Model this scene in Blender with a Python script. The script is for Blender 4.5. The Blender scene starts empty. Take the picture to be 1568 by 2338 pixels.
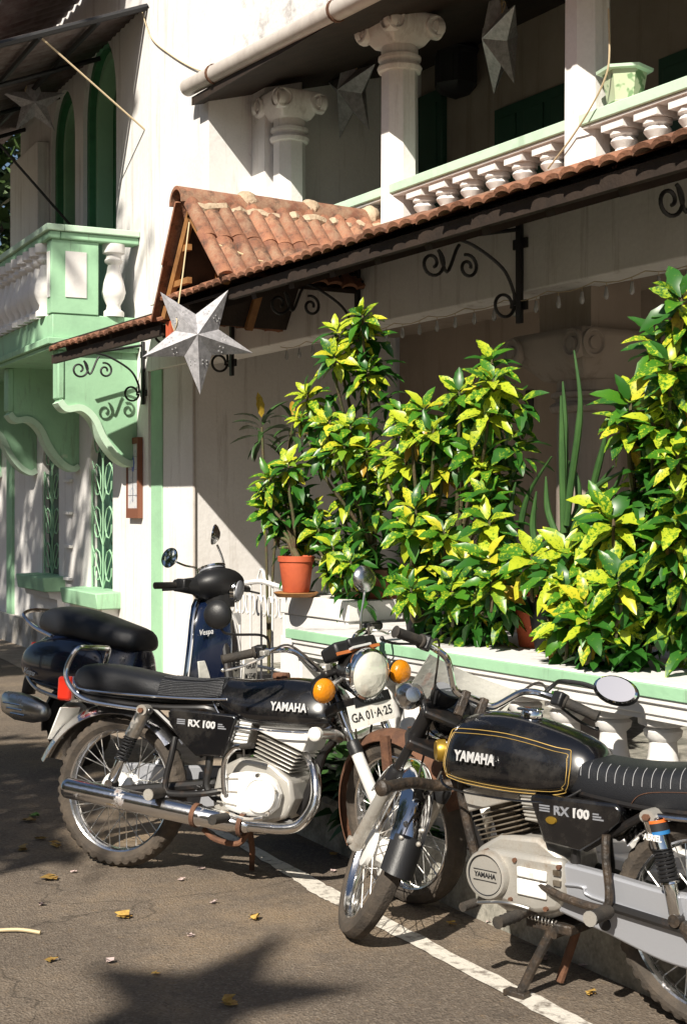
import bpy, bmesh, math, random
from mathutils import Vector, Matrix, noise
R = math.radians
rnd = random.Random(7)
scene = bpy.context.scene
# ------------------------------------------------------------------ camera
CAM_Z = 1.42
YAW = R(30.6)
cam_d = bpy.data.cameras.new("camera"); cam = bpy.data.objects.new("camera", cam_d)
scene.collection.objects.link(cam); scene.camera = cam
cam.location = (0, 0, CAM_Z); cam.rotation_euler = (R(90), 0, -YAW)
cam_d.sensor_fit = 'VERTICAL'; cam_d.sensor_height = 36; cam_d.lens = 50
cam_d.shift_y = -0.003; cam_d.clip_end = 3000; cam_d.clip_start = 0.05
# ------------------------------------------------------------------ sky, sun, exposure
SUN = Vector((1.0, 0.72, -1.06)).normalized()          # the way the light travels
w = bpy.data.worlds.new("World"); scene.world = w; w.use_nodes = True
nt = w.node_tree; bg = nt.nodes["Background"]
sky = nt.nodes.new("ShaderNodeTexSky"); sky.sky_type = 'NISHITA'; sky.sun_disc = False
sky.sun_elevation = math.asin(-SUN.z); sky.sun_rotation = math.atan2(-SUN.x, -SUN.y)
nt.links.new(sky.outputs[0], bg.inputs[0]); bg.inputs[1].default_value = 0.05
sun_d = bpy.data.lights.new("sun", 'SUN'); sun = bpy.data.objects.new("sun", sun_d)
scene.collection.objects.link(sun)
sun_d.energy = 5.0; sun_d.angle = R(0.53); sun_d.color = (1.0, 0.93, 0.82)
sun.rotation_euler = SUN.to_track_quat('-Z', 'Y').to_euler(); sun.location = (-20, -10, 25)
vs = scene.view_settings
vs.view_transform = 'Standard'; vs.look = 'None'; vs.exposure = 0.55; vs.gamma = 1; vs.use_curve_mapping = False
scene.cycles.use_denoising = True
scene.cycles.max_bounces = 6; scene.cycles.diffuse_bounces = 2; scene.cycles.glossy_bounces = 4
scene.cycles.transmission_bounces = 4; scene.cycles.transparent_max_bounces = 8

# ------------------------------------------------------------------ pixel rays (photograph at 1568 x 2338)
FPX = 50 / 36 * 2338
cs, sn = math.cos(YAW), math.sin(YAW)
def ray(u, v):
    k = (u - 784) / FPX; m = -(v - 1162) / FPX
    return Vector((sn + cs * k, cs - sn * k, m))
def px(u, v, x=None, y=None, z=None):
    d = ray(u, v)
    if x is not None: t = x / d.x
    elif y is not None: t = y / d.y
    else: t = (z - CAM_Z) / d.z
    return Vector((0, 0, CAM_Z)) + d * t

# ------------------------------------------------------------------ materials
def lin(c):
    if isinstance(c, str):
        c = tuple(int(c[i:i + 2], 16) / 255 for i in (0, 2, 4))
        return tuple(x / 12.92 if x < .04045 else ((x + .055) / 1.055) ** 2.4 for x in c) + (1,)
    return tuple(c)[:3] + (1,)
MATS = {}
def mat(name, col, rough=.6, metal=0, col2=None, scale=6, lo=.4, hi=.65, bump=0, bscale=60, spec=.5, coat=0, trans=0,
        vary=0, fine=0, stretch=None, detail=6, sub=0):
    m = bpy.data.materials.new(name); m.use_nodes = True
    n = m.node_tree.nodes; l = m.node_tree.links; p = n["Principled BSDF"]
    p.inputs["Roughness"].default_value = rough; p.inputs["Metallic"].default_value = metal
    p.inputs["Specular IOR Level"].default_value = spec
    p.inputs["Coat Weight"].default_value = coat; p.inputs["Coat Roughness"].default_value = .05
    p.inputs["Transmission Weight"].default_value = trans
    tc = n.new("ShaderNodeTexCoord"); vec = tc.outputs["Object"]
    if stretch:
        mp = n.new("ShaderNodeMapping"); mp.inputs["Scale"].default_value = stretch
        l.new(vec, mp.inputs[0]); vec = mp.outputs[0]
    out = None
    rgb = n.new("ShaderNodeRGB"); rgb.outputs[0].default_value = lin(col); out = rgb.outputs[0]
    if col2 is not None:
        t = n.new("ShaderNodeTexNoise"); t.inputs["Scale"].default_value = scale; t.inputs["Detail"].default_value = detail
        t.inputs["Roughness"].default_value = .65; l.new(vec, t.inputs["Vector"])
        r = n.new("ShaderNodeMapRange"); r.inputs[1].default_value = lo; r.inputs[2].default_value = hi
        l.new(t.outputs[0], r.inputs[0])
        mx = n.new("ShaderNodeMix"); mx.data_type = 'RGBA'; l.new(r.outputs[0], mx.inputs[0])
        l.new(out, mx.inputs[6]); mx.inputs[7].default_value = lin(col2); out = mx.outputs[2]
    if fine:
        t = n.new("ShaderNodeTexNoise"); t.inputs["Scale"].default_value = bscale * 2; t.inputs["Detail"].default_value = 3
        l.new(tc.outputs["Object"], t.inputs["Vector"])
        r = n.new("ShaderNodeMapRange"); r.inputs[1].default_value = .3; r.inputs[2].default_value = .7
        r.inputs[3].default_value = 1 - fine; r.inputs[4].default_value = 1 + fine; l.new(t.outputs[0], r.inputs[0])
        h = n.new("ShaderNodeVectorMath"); h.operation = 'SCALE'; l.new(out, h.inputs[0]); l.new(r.outputs[0], h.inputs[3]); out = h.outputs[0]
    if vary:
        oi = n.new("ShaderNodeObjectInfo"); hs = n.new("ShaderNodeHueSaturation")
        r = n.new("ShaderNodeMapRange"); r.inputs[3].default_value = 1 - vary; r.inputs[4].default_value = 1 + vary
        l.new(oi.outputs["Random"], r.inputs[0]); l.new(r.outputs[0], hs.inputs["Value"])
        l.new(out, hs.inputs["Color"]); out = hs.outputs[0]
    l.new(out, p.inputs["Base Color"])
    if bump:
        t = n.new("ShaderNodeTexNoise"); t.inputs["Scale"].default_value = bscale; t.inputs["Detail"].default_value = 5
        l.new(tc.outputs["Object"], t.inputs["Vector"])
        b = n.new("ShaderNodeBump"); b.inputs["Strength"].default_value = bump; b.inputs["Distance"].default_value = .01
        l.new(t.outputs[0], b.inputs["Height"]); l.new(b.outputs[0], p.inputs["Normal"])
    MATS[name] = m
    return m
def mix_in(m, col, scale, lo, hi, rough=None, metal=None, off=0, stretch=(1, 1, 1)):
    """a second layer (rust, dirt) over a material, by noise"""
    n = m.node_tree.nodes; l = m.node_tree.links; p = n["Principled BSDF"]
    tc = n.new("ShaderNodeTexCoord"); mp = n.new("ShaderNodeMapping"); mp.inputs["Location"].default_value = (off, off, off); mp.inputs["Scale"].default_value = stretch
    l.new(tc.outputs["Object"], mp.inputs[0])
    t = n.new("ShaderNodeTexNoise"); t.inputs["Scale"].default_value = scale; t.inputs["Detail"].default_value = 8
    t.inputs["Roughness"].default_value = .7; l.new(mp.outputs[0], t.inputs["Vector"])
    r = n.new("ShaderNodeMapRange"); r.inputs[1].default_value = lo; r.inputs[2].default_value = hi; l.new(t.outputs[0], r.inputs[0])
    src = p.inputs["Base Color"].links[0].from_socket
    mx = n.new("ShaderNodeMix"); mx.data_type = 'RGBA'; l.new(r.outputs[0], mx.inputs[0]); l.new(src, mx.inputs[6])
    mx.inputs[7].default_value = lin(col); l.new(mx.outputs[2], p.inputs["Base Color"])
    for key, val in (("Roughness", rough), ("Metallic", metal)):
        if val is None: continue
        q = n.new("ShaderNodeMapRange"); q.inputs[3].default_value = p.inputs[key].default_value; q.inputs[4].default_value = val
        l.new(r.outputs[0], q.inputs[0]); l.new(q.outputs[0], p.inputs[key])
    return m

mat("plaster", (.82, .80, .775), .85, col2=(.72, .69, .66), scale=1.6, lo=.45, hi=.75, bump=.25, bscale=25, fine=.03)
mix_in(MATS["plaster"], (.45, .40, .36), 3.5, .66, .8)
mix_in(MATS["plaster"], (.48, .44, .40), 9, .54, .74, off=5, stretch=(1, 1, .07))
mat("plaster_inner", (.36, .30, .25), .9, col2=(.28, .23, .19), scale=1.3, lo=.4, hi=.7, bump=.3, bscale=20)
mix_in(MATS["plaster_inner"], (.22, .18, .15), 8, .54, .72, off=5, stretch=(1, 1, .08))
mat("plaster_old", (.74, .72, .70), .9, col2=(.33, .31, .30), scale=5, lo=.5, hi=.68, bump=.5, bscale=30)
mat("paint_white", (.82, .80, .77), .6, col2=(.70, .67, .64), scale=5, lo=.5, hi=.75, bump=.15, bscale=40)
mat("green_pale", (.34, .59, .37), .75, col2=(.28, .49, .31), scale=2.5, lo=.45, hi=.7, bump=.2, bscale=30)
mix_in(MATS["green_pale"], (.62, .66, .52), 4, .66, .74)
mix_in(MATS["green_pale"], (.20, .27, .18), 8, .58, .74, off=2, stretch=(1, 1, .12))
mat("green_mint", (.55, .74, .56), .7, col2=(.42, .60, .44), scale=4, lo=.5, hi=.75, bump=.15, bscale=30)
mat("green_deep", (.035, .16, .065), .55, col2=(.05, .22, .09), scale=6)
mat("green_shutter", (.02, .07, .045), .5)
mat("stain_wall", (.66, .63, .58), .9, col2=(.25, .22, .18), scale=3, lo=.42, hi=.68, bump=.4, bscale=30)
mat("concrete", (.36, .34, .29), .9, col2=(.16, .155, .13), scale=6, lo=.42, hi=.62, bump=.6, bscale=40, fine=.15)
mix_in(MATS["concrete"], (.04, .045, .03), 4, .55, .68, off=3)
mat("soil", (.13, .085, .055), .95, col2=(.07, .05, .03), scale=12, bump=.8, bscale=50)
mat("dust", (.36, .29, .22), .95, col2=(.25, .20, .15), scale=7, bump=.6, bscale=50, fine=.1)
mat("tile", (.30, .135, .075), .9, col2=(.19, .08, .05), scale=9, lo=.4, hi=.65, bump=.5, bscale=70, vary=.35, fine=.12)
mix_in(MATS["tile"], (.36, .25, .165), 6, .48, .72)
mix_in(MATS["tile"], (.06, .045, .035), 9, .54, .68, off=2)
mat("mortar", (.56, .44, .31), .95, col2=(.36, .27, .18), scale=12, bump=1, bscale=40)
mat("wood_dark", (.032, .019, .012), .8, col2=(.018, .011, .007), scale=8, bump=.3, bscale=60)
mat("wood_orange", (.36, .17, .055), .7, col2=(.22, .10, .035), scale=8, bump=.2, bscale=60)
mat("iron", (.012, .012, .013), .55, bump=.2, bscale=90)
mat("pipe_pvc", (.55, .50, .45), .5, col2=(.46, .41, .37), scale=8)
mat("cord", (.55, .44, .28), .8)
mat("rope", (.62, .50, .30), .8)
mat("tin", (.20, .17, .16), .6, metal=.3, col2=(.12, .08, .07), scale=8)
mat("star_paper", (.56, .55, .57), .5, metal=.35, col2=(.36, .355, .37), scale=25, bump=.15, bscale=60, fine=.08)
mat("terracotta", (.56, .115, .045), .65, col2=(.46, .09, .04), scale=8, lo=.45, hi=.7, bump=.15, bscale=60)
mat("terracotta_old", (.30, .085, .04), .85, col2=(.36, .2, .14), scale=9, bump=.3, bscale=60)
mat("pot_black", (.012, .012, .013), .6)
mat("celadon", (.50, .58, .38), .25, col2=(.20, .32, .16), scale=14, lo=.52, hi=.58, detail=2)
mat("stem", (.11, .075, .04), .85, col2=(.07, .09, .03), scale=20, bump=.4, bscale=90)
mat("spike", (.05, .12, .03), .45, col2=(.03, .08, .022), scale=30, stretch=(1, 1, .3))
mat("bark", (.09, .07, .05), .9, col2=(.05, .04, .03), scale=8, bump=.8, bscale=20)
mat("crown_leaf", (.045, .085, .022), .5, col2=(.07, .12, .03), scale=2)
mat("dark_leaf", (.03, .075, .018), .5, col2=(.045, .11, .025), scale=5, vary=.25)
mat("dry_leaf", (.45, .30, .07), .7, col2=(.30, .15, .04), scale=40, vary=.3)
mat("green_leaf_fallen", (.10, .22, .04), .6)
mat("litter", (.62, .48, .45), .8, vary=.2)
# vehicles
mat("black_paint", (.0045, .0045, .0055), .24, coat=.7, spec=.6)
mix_in(MATS["black_paint"], (.045, .04, .034), 5, .50, .85, rough=.5)
mat("blue_paint", (.003, .008, .028), .22, coat=.8, spec=.6)
mix_in(MATS["blue_paint"], (.05, .045, .04), 5, .52, .9, rough=.5)
mat("black_plastic", (.012, .012, .013), .45, bump=.1, bscale=200)
mat("frame_black", (.012, .011, .011), .4, col2=(.05, .03, .02), scale=18, lo=.55, hi=.75)
mat("rubber", (.022, .020, .018), .8, col2=(.06, .048, .036), scale=10, lo=.4, hi=.7, bump=.3, bscale=150)
mat("tyre_dusty", (.05, .041, .033), .9, col2=(.10, .078, .058), scale=12, lo=.4, hi=.7, bump=.4, bscale=120)
mat("seat_vinyl", (.012, .013, .016), .42, bump=.25, bscale=400, spec=.5)
mat("stitch", (.32, .32, .33), .7)
mat("chrome", (.78, .79, .80), .10, metal=1)
mat("chrome_worn", (.76, .76, .77), .16, metal=1, bump=.05, bscale=60)
mix_in(MATS["chrome_worn"], (.16, .075, .035), 9, .60, .70, rough=.8, metal=0)
mat("chrome_dirty", (.66, .65, .62), .3, metal=1)
mix_in(MATS["chrome_dirty"], (.22, .15, .09), 14, .52, .68, rough=.85, metal=0)
mat("alloy", (.46, .44, .40), .40, metal=.45, bump=.08, bscale=80)
mix_in(MATS["alloy"], (.17, .125, .085), 9, .50, .72, rough=.8, metal=0)
mat("alloy_bright", (.84, .83, .80), .45, metal=.15, bump=.05, bscale=80)
mix_in(MATS["alloy_bright"], (.42, .33, .24), 9, .60, .75, rough=.8)
mat("fin_dirty", (.22, .19, .15), .6, metal=.5, col2=(.10, .075, .05), scale=18)
mat("silver_paint", (.36, .37, .40), .36, metal=.35, bump=.04, bscale=120)
mat("rust", (.15, .068, .036), .85, col2=(.085, .04, .024), scale=14, bump=.4, bscale=80)
mat("greasy", (.024, .020, .017), .5, col2=(.065, .045, .03), scale=22, bump=.5, bscale=70)
mat("amber", (.85, .30, .01), .18, trans=.25, bump=.3, bscale=120)
mat("amber_dull", (.55, .14, .01), .3)
mat("red_lens", (.55, .03, .015), .2, coat=.4)
mat("clear_lens", (.78, .77, .70), .12, trans=.35, bump=.25, bscale=50)
mat("lamp_glass", (.86, .85, .74), .10, metal=.25, bump=.5, bscale=26, spec=.8)
mat("mirror_glass", (.9, .91, .93), .03, metal=1)
mat("bullet_chrome", (.55, .55, .56), .25, metal=1)
mat("plate_white", (.80, .78, .72), .5, col2=(.60, .54, .44), scale=20, lo=.55, hi=.75)
mat("ink_black", (.012, .012, .014), .6)
mat("letter_silver", (.80, .80, .80), .3, metal=.4)
mat("letter_grey", (.30, .31, .34), .4, metal=.3)
mat("gold_line", (.55, .36, .10), .4, metal=.3)
mat("orange_line", (.40, .12, .03), .6)
mat("horn_brass", (.45, .28, .04), .35, metal=.7)
mat("sticker_blue", (.02, .16, .40), .5)
mat("sticker_orange", (.65, .14, .02), .5)
mat("paper_white", (.78, .76, .72), .7)
mat("sign_tile", (.68, .68, .68), .4, col2=(.42, .46, .56), scale=24, lo=.52, hi=.62)
mat("sign_blue", (.06, .12, .50), .4)
mat("sign_frame", (.20, .075, .04), .7)
mat("paint_line", (.64, .60, .53), .8, col2=(.22, .19, .16), scale=22, lo=.50, hi=.66, bump=.4, bscale=120, fine=.1)
mat("bulb", (.7, .7, .7), .15, trans=.5)
mat("ochre", (.30, .20, .10), .9, col2=(.22, .15, .08), scale=2, bump=.3, bscale=20)
mat("void", (.012, .012, .012), .9)

# croton leaves: green with golden flecks, greener or yellower from leaf to leaf
def leaf_mat(name, g, yl, amount):
    m = bpy.data.materials.new(name); m.use_nodes = True
    n = m.node_tree.nodes; l = m.node_tree.links; p = n["Principled BSDF"]
    p.inputs["Roughness"].default_value = .36; p.inputs["Specular IOR Level"].default_value = .5
    tc = n.new("ShaderNodeTexCoord"); oi = n.new("ShaderNodeObjectInfo")
    ad = n.new("ShaderNodeVectorMath"); ad.operation = 'ADD'; l.new(tc.outputs["Object"], ad.inputs[0])
    sc = n.new("ShaderNodeVectorMath"); sc.operation = 'SCALE'; l.new(oi.outputs["Location"], sc.inputs[0]); sc.inputs[3].default_value = 9
    l.new(sc.outputs[0], ad.inputs[1])
    t = n.new("ShaderNodeTexNoise"); t.inputs["Scale"].default_value = 9; t.inputs["Detail"].default_value = 6; t.inputs["Roughness"].default_value = .75; l.new(ad.outputs[0], t.inputs["Vector"])
    mr = n.new("ShaderNodeMapRange"); l.new(oi.outputs["Random"], mr.inputs[0]); mr.inputs[3].default_value = amount - .12; mr.inputs[4].default_value = amount + .16
    sb = n.new("ShaderNodeMath"); sb.operation = 'ADD'; l.new(t.outputs[0], sb.inputs[0]); l.new(mr.outputs[0], sb.inputs[1])
    ms = n.new("ShaderNodeMapRange"); ms.inputs[1].default_value = .53; ms.inputs[2].default_value = .60; l.new(sb.outputs[0], ms.inputs[0])
    mx = n.new("ShaderNodeMix"); mx.data_type = 'RGBA'; mx.inputs[6].default_value = lin(g); mx.inputs[7].default_value = lin(yl); l.new(ms.outputs[0], mx.inputs[0])
    l.new(mx.outputs[2], p.inputs["Base Color"])
    # light through the blade
    tr = n.new("ShaderNodeBsdfTranslucent"); l.new(mx.outputs[2], tr.inputs[0])
    ms2 = n.new("ShaderNodeMixShader"); ms2.inputs[0].default_value = .22
    l.new(p.outputs[0], ms2.inputs[1]); l.new(tr.outputs[0], ms2.inputs[2])
    l.new(ms2.outputs[0], n["Material Output"].inputs[0])
    MATS[name] = m
leaf_mat("leaf_croton", (.060, .20, .014), (.46, .54, .03), .02)
leaf_mat("leaf_croton_yellow", (.16, .30, .02), (.62, .58, .035), .04)
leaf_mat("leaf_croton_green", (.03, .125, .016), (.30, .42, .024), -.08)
leaf_mat("leaf_croton_old", (.42, .26, .03), (.60, .40, .05), .0)

# ------------------------------------------------------------------ geometry kit
def cat(pts, n=6, closed=False):
    """Catmull-Rom through the points"""
    P = [Vector(p) for p in pts]; out = []; L = len(P)
    for i in range(L if closed else L - 1):
        if closed: a, b, c, d = P[(i - 1) % L], P[i], P[(i + 1) % L], P[(i + 2) % L]
        else: a, b, c, d = P[max(i - 1, 0)], P[i], P[i + 1], P[min(i + 2, L - 1)]
        for k in range(n):
            t = k / n
            out.append(.5 * (2 * b + (c - a) * t + (2 * a - 5 * b + 4 * c - d) * t * t + (3 * b - a - 3 * c + d) * t ** 3))
    if not closed: out.append(P[-1])
    return out
class MB:
    def __init__(s, mx=None): s.v = []; s.f = []; s.mx = mx
    def add(s, vs, fs, mx=None):
        o = len(s.v)
        for p in vs:
            p = Vector(p)
            if mx is not None: p = mx @ p
            if s.mx is not None: p = s.mx @ p
            s.v.append(p)
        s.f += [tuple(i + o for i in f) for f in fs]
        return s
    def box(s, c, d, mx=None, taper=1):
        x, y, z = d[0] / 2, d[1] / 2, d[2] / 2; t = taper
        vs = [(-x, -y, -z), (x, -y, -z), (x, y, -z), (-x, y, -z), (-x * t, -y * t, z), (x * t, -y * t, z), (x * t, y * t, z), (-x * t, y * t, z)]
        M = Matrix.Translation(c) @ (mx if mx is not None else Matrix())
        return s.add(vs, [(3, 2, 1, 0), (4, 5, 6, 7), (0, 1, 5, 4), (1, 2, 6, 5), (2, 3, 7, 6), (3, 0, 4, 7)], M)
    def b2(s, a, b):
        a, b = Vector(a), Vector(b)
        return s.box((a + b) / 2, [abs(q) for q in (b - a)])
    def tube(s, pts, r, n=8, closed=False, caps=True, flat=1):
        P = [Vector(p) for p in pts]; L = len(P)
        rs = r if isinstance(r, (list, tuple)) else [r] * L
        if len(rs) != L: rs = [rs[0] + (rs[-1] - rs[0]) * i / (L - 1) for i in range(L)]
        T = []
        for i in range(L):
            a = P[(i - 1) % L] if closed or i else P[0]; b = P[(i + 1) % L] if closed or i < L - 1 else P[-1]
            d = (b - a); T.append(d.normalized() if d.length > 1e-9 else Vector((0, 0, 1)))
        up = Vector((0, 0, 1)) if abs(T[0].z) < .9 else Vector((1, 0, 0))
        nx = T[0].cross(up).normalized(); vs = []; fs = []
        for i in range(L):
            nx = (nx - T[i] * nx.dot(T[i])).normalized(); ny = T[i].cross(nx)
            for k in range(n):
                a = 2 * math.pi * k / n
                vs.append(P[i] + (nx * math.cos(a) + ny * math.sin(a) * flat) * rs[i])
        for i in range(L if closed else L - 1):
            j = (i + 1) % L
            for k in range(n):
                q = (k + 1) % n
                fs.append((i * n + k, i * n + q, j * n + q, j * n + k))
        if caps and not closed:
            fs.append(tuple(reversed(range(n)))); fs.append(tuple(range((L - 1) * n, L * n)))
        return s.add(vs, fs)
    def cyl(s, a, b, r, r2=None, n=12): return s.tube([a, b], [r, r if r2 is None else r2], n)
    def lathe(s, prof, n=24, o=(0, 0, 0), ax=(0, 0, 1), a0=0, sq=None):
        """profile of (radius, height) about an axis"""
        ax = Vector(ax).normalized(); M = Matrix.Translation(o) @ ax.to_track_quat('Z', 'Y').to_matrix().to_4x4()
        vs = []; fs = []; L = len(prof)
        for r, h in prof:
            for k in range(n):
                a = a0 + 2 * math.pi * k / n; vs.append((r * math.cos(a), r * math.sin(a), h))
        for i in range(L - 1):
            for k in range(n):
                q = (k + 1) % n; fs.append((i * n + k, i * n + q, (i + 1) * n + q, (i + 1) * n + k))
        if prof[0][0] > 1e-6: fs.append(tuple(reversed(range(n))))
        if prof[-1][0] > 1e-6: fs.append(tuple(range((L - 1) * n, L * n)))
        return s.add(vs, fs, M)
    def ring(s, prof, n=24, o=(0, 0, 0), ax=(0, 0, 1), a0=0):
        """closed profile loop about an axis"""
        ax = Vector(ax).normalized(); M = Matrix.Translation(o) @ ax.to_track_quat('Z', 'Y').to_matrix().to_4x4()
        vs = []; fs = []; L = len(prof)
        for r, h in prof:
            for k in range(n):
                a = a0 + 2 * math.pi * k / n; vs.append((r * math.cos(a), r * math.sin(a), h))
        for i in range(L):
            j = (i + 1) % L
            for k in range(n):
                q = (k + 1) % n; fs.append((i * n + k, i * n + q, j * n + q, j * n + k))
        return s.add(vs, fs, M)
    def prism(s, poly, h0, h1, f):
        """polygon of 2-D points pushed from h0 to h1; f(a, b, h) gives the 3-D point"""
        n = len(poly); vs = [f(a, b, h0) for a, b in poly] + [f(a, b, h1) for a, b in poly]
        fs = [tuple(reversed(range(n))), tuple(range(n, 2 * n))] + [(i, (i + 1) % n, n + (i + 1) % n, n + i) for i in range(n)]
        return s.add(vs, fs)
    def loft(s, loops, caps=True, closed=False):
        n = len(loops[0]); vs = [p for q in loops for p in q]; fs = []; L = len(loops)
        for i in range(L if closed else L - 1):
            j = (i + 1) % L
            for k in range(n):
                q = (k + 1) % n; fs.append((i * n + k, i * n + q, j * n + q, j * n + k))
        if caps and not closed: fs.append(tuple(reversed(range(n)))); fs.append(tuple(range((L - 1) * n, L * n)))
        return s.add(vs, fs)
    def ball(s, c, r, n=16, m=10, mx=None):
        r = (r, r, r) if not isinstance(r, (tuple, list)) else r
        vs = []; fs = []
        for i in range(m + 1):
            t = math.pi * i / m
            for k in range(n):
                a = 2 * math.pi * k / n
                vs.append((r[0] * math.sin(t) * math.cos(a), r[1] * math.sin(t) * math.sin(a), r[2] * math.cos(t)))
        for i in range(m):
            for k in range(n):
                q = (k + 1) % n; fs.append((i * n + k, (i + 1) * n + k, (i + 1) * n + q, i * n + q))
        return s.add(vs, fs, Matrix.Translation(c) @ (mx if mx is not None else Matrix()))
    def mesh(s, name, m, angle=35, weld=True):
        me = bpy.data.meshes.new(name); me.from_pydata([tuple(p) for p in s.v], [], s.f)
        bm = bmesh.new(); bm.from_mesh(me)
        if weld: bmesh.ops.remove_doubles(bm, verts=bm.verts, dist=1e-5)
        bmesh.ops.recalc_face_normals(bm, faces=bm.faces)
        bm.to_mesh(me); bm.free()
        me.polygons.foreach_set("use_smooth", [True] * len(me.polygons))
        me.set_sharp_from_angle(angle=R(angle))
        me.materials.append(MATS[m]); return me
    def build(s, name, m, parent=None, angle=35, bevel=0, kind=None, weld=True):
        o = link(name, s.mesh(name, m, angle, weld), parent)
        if bevel: add_bevel(o, bevel)
        if kind: o["kind"] = kind
        return o
def add_bevel(o, wd, seg=2):
    b = o.modifiers.new("bevel", 'BEVEL'); b.width = wd; b.segments = seg; b.limit_method = 'ANGLE'; b.angle_limit = R(40)
def link(name, data, parent=None, loc=None, mw=None):
    o = bpy.data.objects.new(name, data); scene.collection.objects.link(o)
    if parent is not None: o.parent = parent
    if loc is not None: o.location = loc
    if mw is not None: o.matrix_local = mw
    return o
def tag(o, label, category, group=None):
    o["label"] = label; o["category"] = category
    if group: o["group"] = group
    return o
def thing(name, label, category, loc=(0, 0, 0), rot=(0, 0, 0), group=None):
    o = bpy.data.objects.new(name, None); scene.collection.objects.link(o); o.empty_display_size = .1
    o.location = loc; o.rotation_euler = rot
    return tag(o, label, category, group)
def struct(o): o["kind"] = "structure"; return o
def text_mesh(name, body, size, m, depth=.002, shear=0, sx=1, bold=0, space=1):
    c = bpy.data.curves.new(name, 'FONT'); c.body = body; c.size = size; c.extrude = depth; c.shear = shear
    c.align_x = 'CENTER'; c.align_y = 'CENTER'; c.offset = bold; c.space_character = space; c.resolution_u = 2
    t = bpy.data.objects.new(name, c); scene.collection.objects.link(t)
    bpy.context.view_layer.update()
    me = bpy.data.meshes.new_from_object(t.evaluated_get(bpy.context.evaluated_depsgraph_get()))
    bpy.data.objects.remove(t); bpy.data.curves.remove(c)
    me.transform(Matrix.Diagonal((sx, 1, 1, 1))); me.materials.clear(); me.materials.append(MATS[m]); me.name = name
    return me
def basis(o, xa, ya):
    """matrix whose x and y axes run along xa and ya"""
    xa = Vector(xa).normalized(); ya = Vector(ya); za = xa.cross(ya).normalized(); ya = za.cross(xa)
    return Matrix(((xa.x, ya.x, za.x, o[0]), (xa.y, ya.y, za.y, o[1]), (xa.z, ya.z, za.z, o[2]), (0, 0, 0, 1)))
def sell(a, b, n, p=2.5):
    """superellipse points"""
    out = []
    for k in range(n):
        t = 2 * math.pi * k / n; c, s_ = math.cos(t), math.sin(t)
        out.append((a * math.copysign(abs(c) ** (2 / p), c), b * math.copysign(abs(s_) ** (2 / p), s_)))
    return out
# ================================================================== ground, road, kerb
def asphalt():
    m = bpy.data.materials.new("asphalt"); m.use_nodes = True
    n = m.node_tree.nodes; l = m.node_tree.links; p = n["Principled BSDF"]; p.inputs["Roughness"].default_value = .9
    p.inputs["Specular IOR Level"].default_value = .25
    tc = n.new("ShaderNodeTexCoord"); co = tc.outputs["Object"]
    def noi(s, d=5):
        t = n.new("ShaderNodeTexNoise"); t.inputs["Scale"].default_value = s; t.inputs["Detail"].default_value = d; t.inputs["Roughness"].default_value = .7
        l.new(co, t.inputs["Vector"]); return t.outputs[0]
    def rng(a, lo, hi, o0=0, o1=1):
        r = n.new("ShaderNodeMapRange"); r.inputs[1].default_value = lo; r.inputs[2].default_value = hi; r.inputs[3].default_value = o0; r.inputs[4].default_value = o1
        l.new(a, r.inputs[0]); return r.outputs[0]
    def mixc(f, a, b):
        x = n.new("ShaderNodeMix"); x.data_type = 'RGBA'; l.new(f, x.inputs[0])
        for i, q in ((6, a), (7, b)):
            if isinstance(q, tuple): x.inputs[i].default_value = lin(q)
            else: l.new(q, x.inputs[i])
        return x.outputs[2]
    c = mixc(rng(noi(1.1), .42, .62), (.135, .108, .084), (.19, .150, .112))
    c = mixc(rng(noi(.55), .52, .66), c, (.25, .185, .12))
    vo = n.new("ShaderNodeTexVoronoi"); vo.inputs["Scale"].default_value = 130; l.new(co, vo.inputs["Vector"])
    sep = n.new("ShaderNodeSeparateColor"); l.new(vo.outputs["Color"], sep.inputs[0])
    c = mixc(rng(sep.outputs[0], .55, 1, 0, .38), c, (.33, .28, .225))
    c = mixc(rng(sep.outputs[1], .70, 1, 0, .42), c, (.04, .035, .03))
    c = mixc(rng(noi(24, 3), .60, .74, 0, .5), c, (.27, .19, .11))
    c = mixc(rng(noi(1.7, 7), .58, .70, 0, .65), c, (.06, .05, .042))
    c = mixc(rng(noi(3.1, 8), .62, .72, 0, .6), c, (.30, .235, .165))
    ve = n.new("ShaderNodeTexVoronoi"); ve.feature = 'DISTANCE_TO_EDGE'; ve.inputs["Scale"].default_value = .55
    wv = n.new("ShaderNodeTexNoise"); wv.inputs["Scale"].default_value = 2.5; wv.inputs["Detail"].default_value = 6; l.new(co, wv.inputs["Vector"])
    wm = n.new("ShaderNodeVectorMath"); wm.operation = 'MULTIPLY_ADD'; wm.inputs[1].default_value = (.5, .5, .5); l.new(wv.outputs["Color"], wm.inputs[0]); l.new(co, wm.inputs[2]); l.new(wm.outputs[0], ve.inputs["Vector"])
    c = mixc(rng(ve.outputs["Distance"], .0, .004, .6, 0), c, (.03, .025, .02))
    l.new(c, p.inputs["Base Color"])
    ad = n.new("ShaderNodeMath"); ad.operation = 'ADD'; l.new(vo.outputs["Distance"], ad.inputs[0]); l.new(noi(60), ad.inputs[1])
    b = n.new("ShaderNodeBump"); b.inputs["Strength"].default_value = .8; b.inputs["Distance"].default_value = .006
    l.new(ad.outputs[0], b.inputs["Height"]); l.new(b.outputs[0], p.inputs["Normal"])
    MATS["asphalt"] = m
asphalt()
g = struct(MB().add([(-400, -400, -.02), (400, -400, -.02), (400, 400, -.02), (-400, 400, -.02)], [(0, 1, 2, 3)]).build("ground", "dust"))
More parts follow.
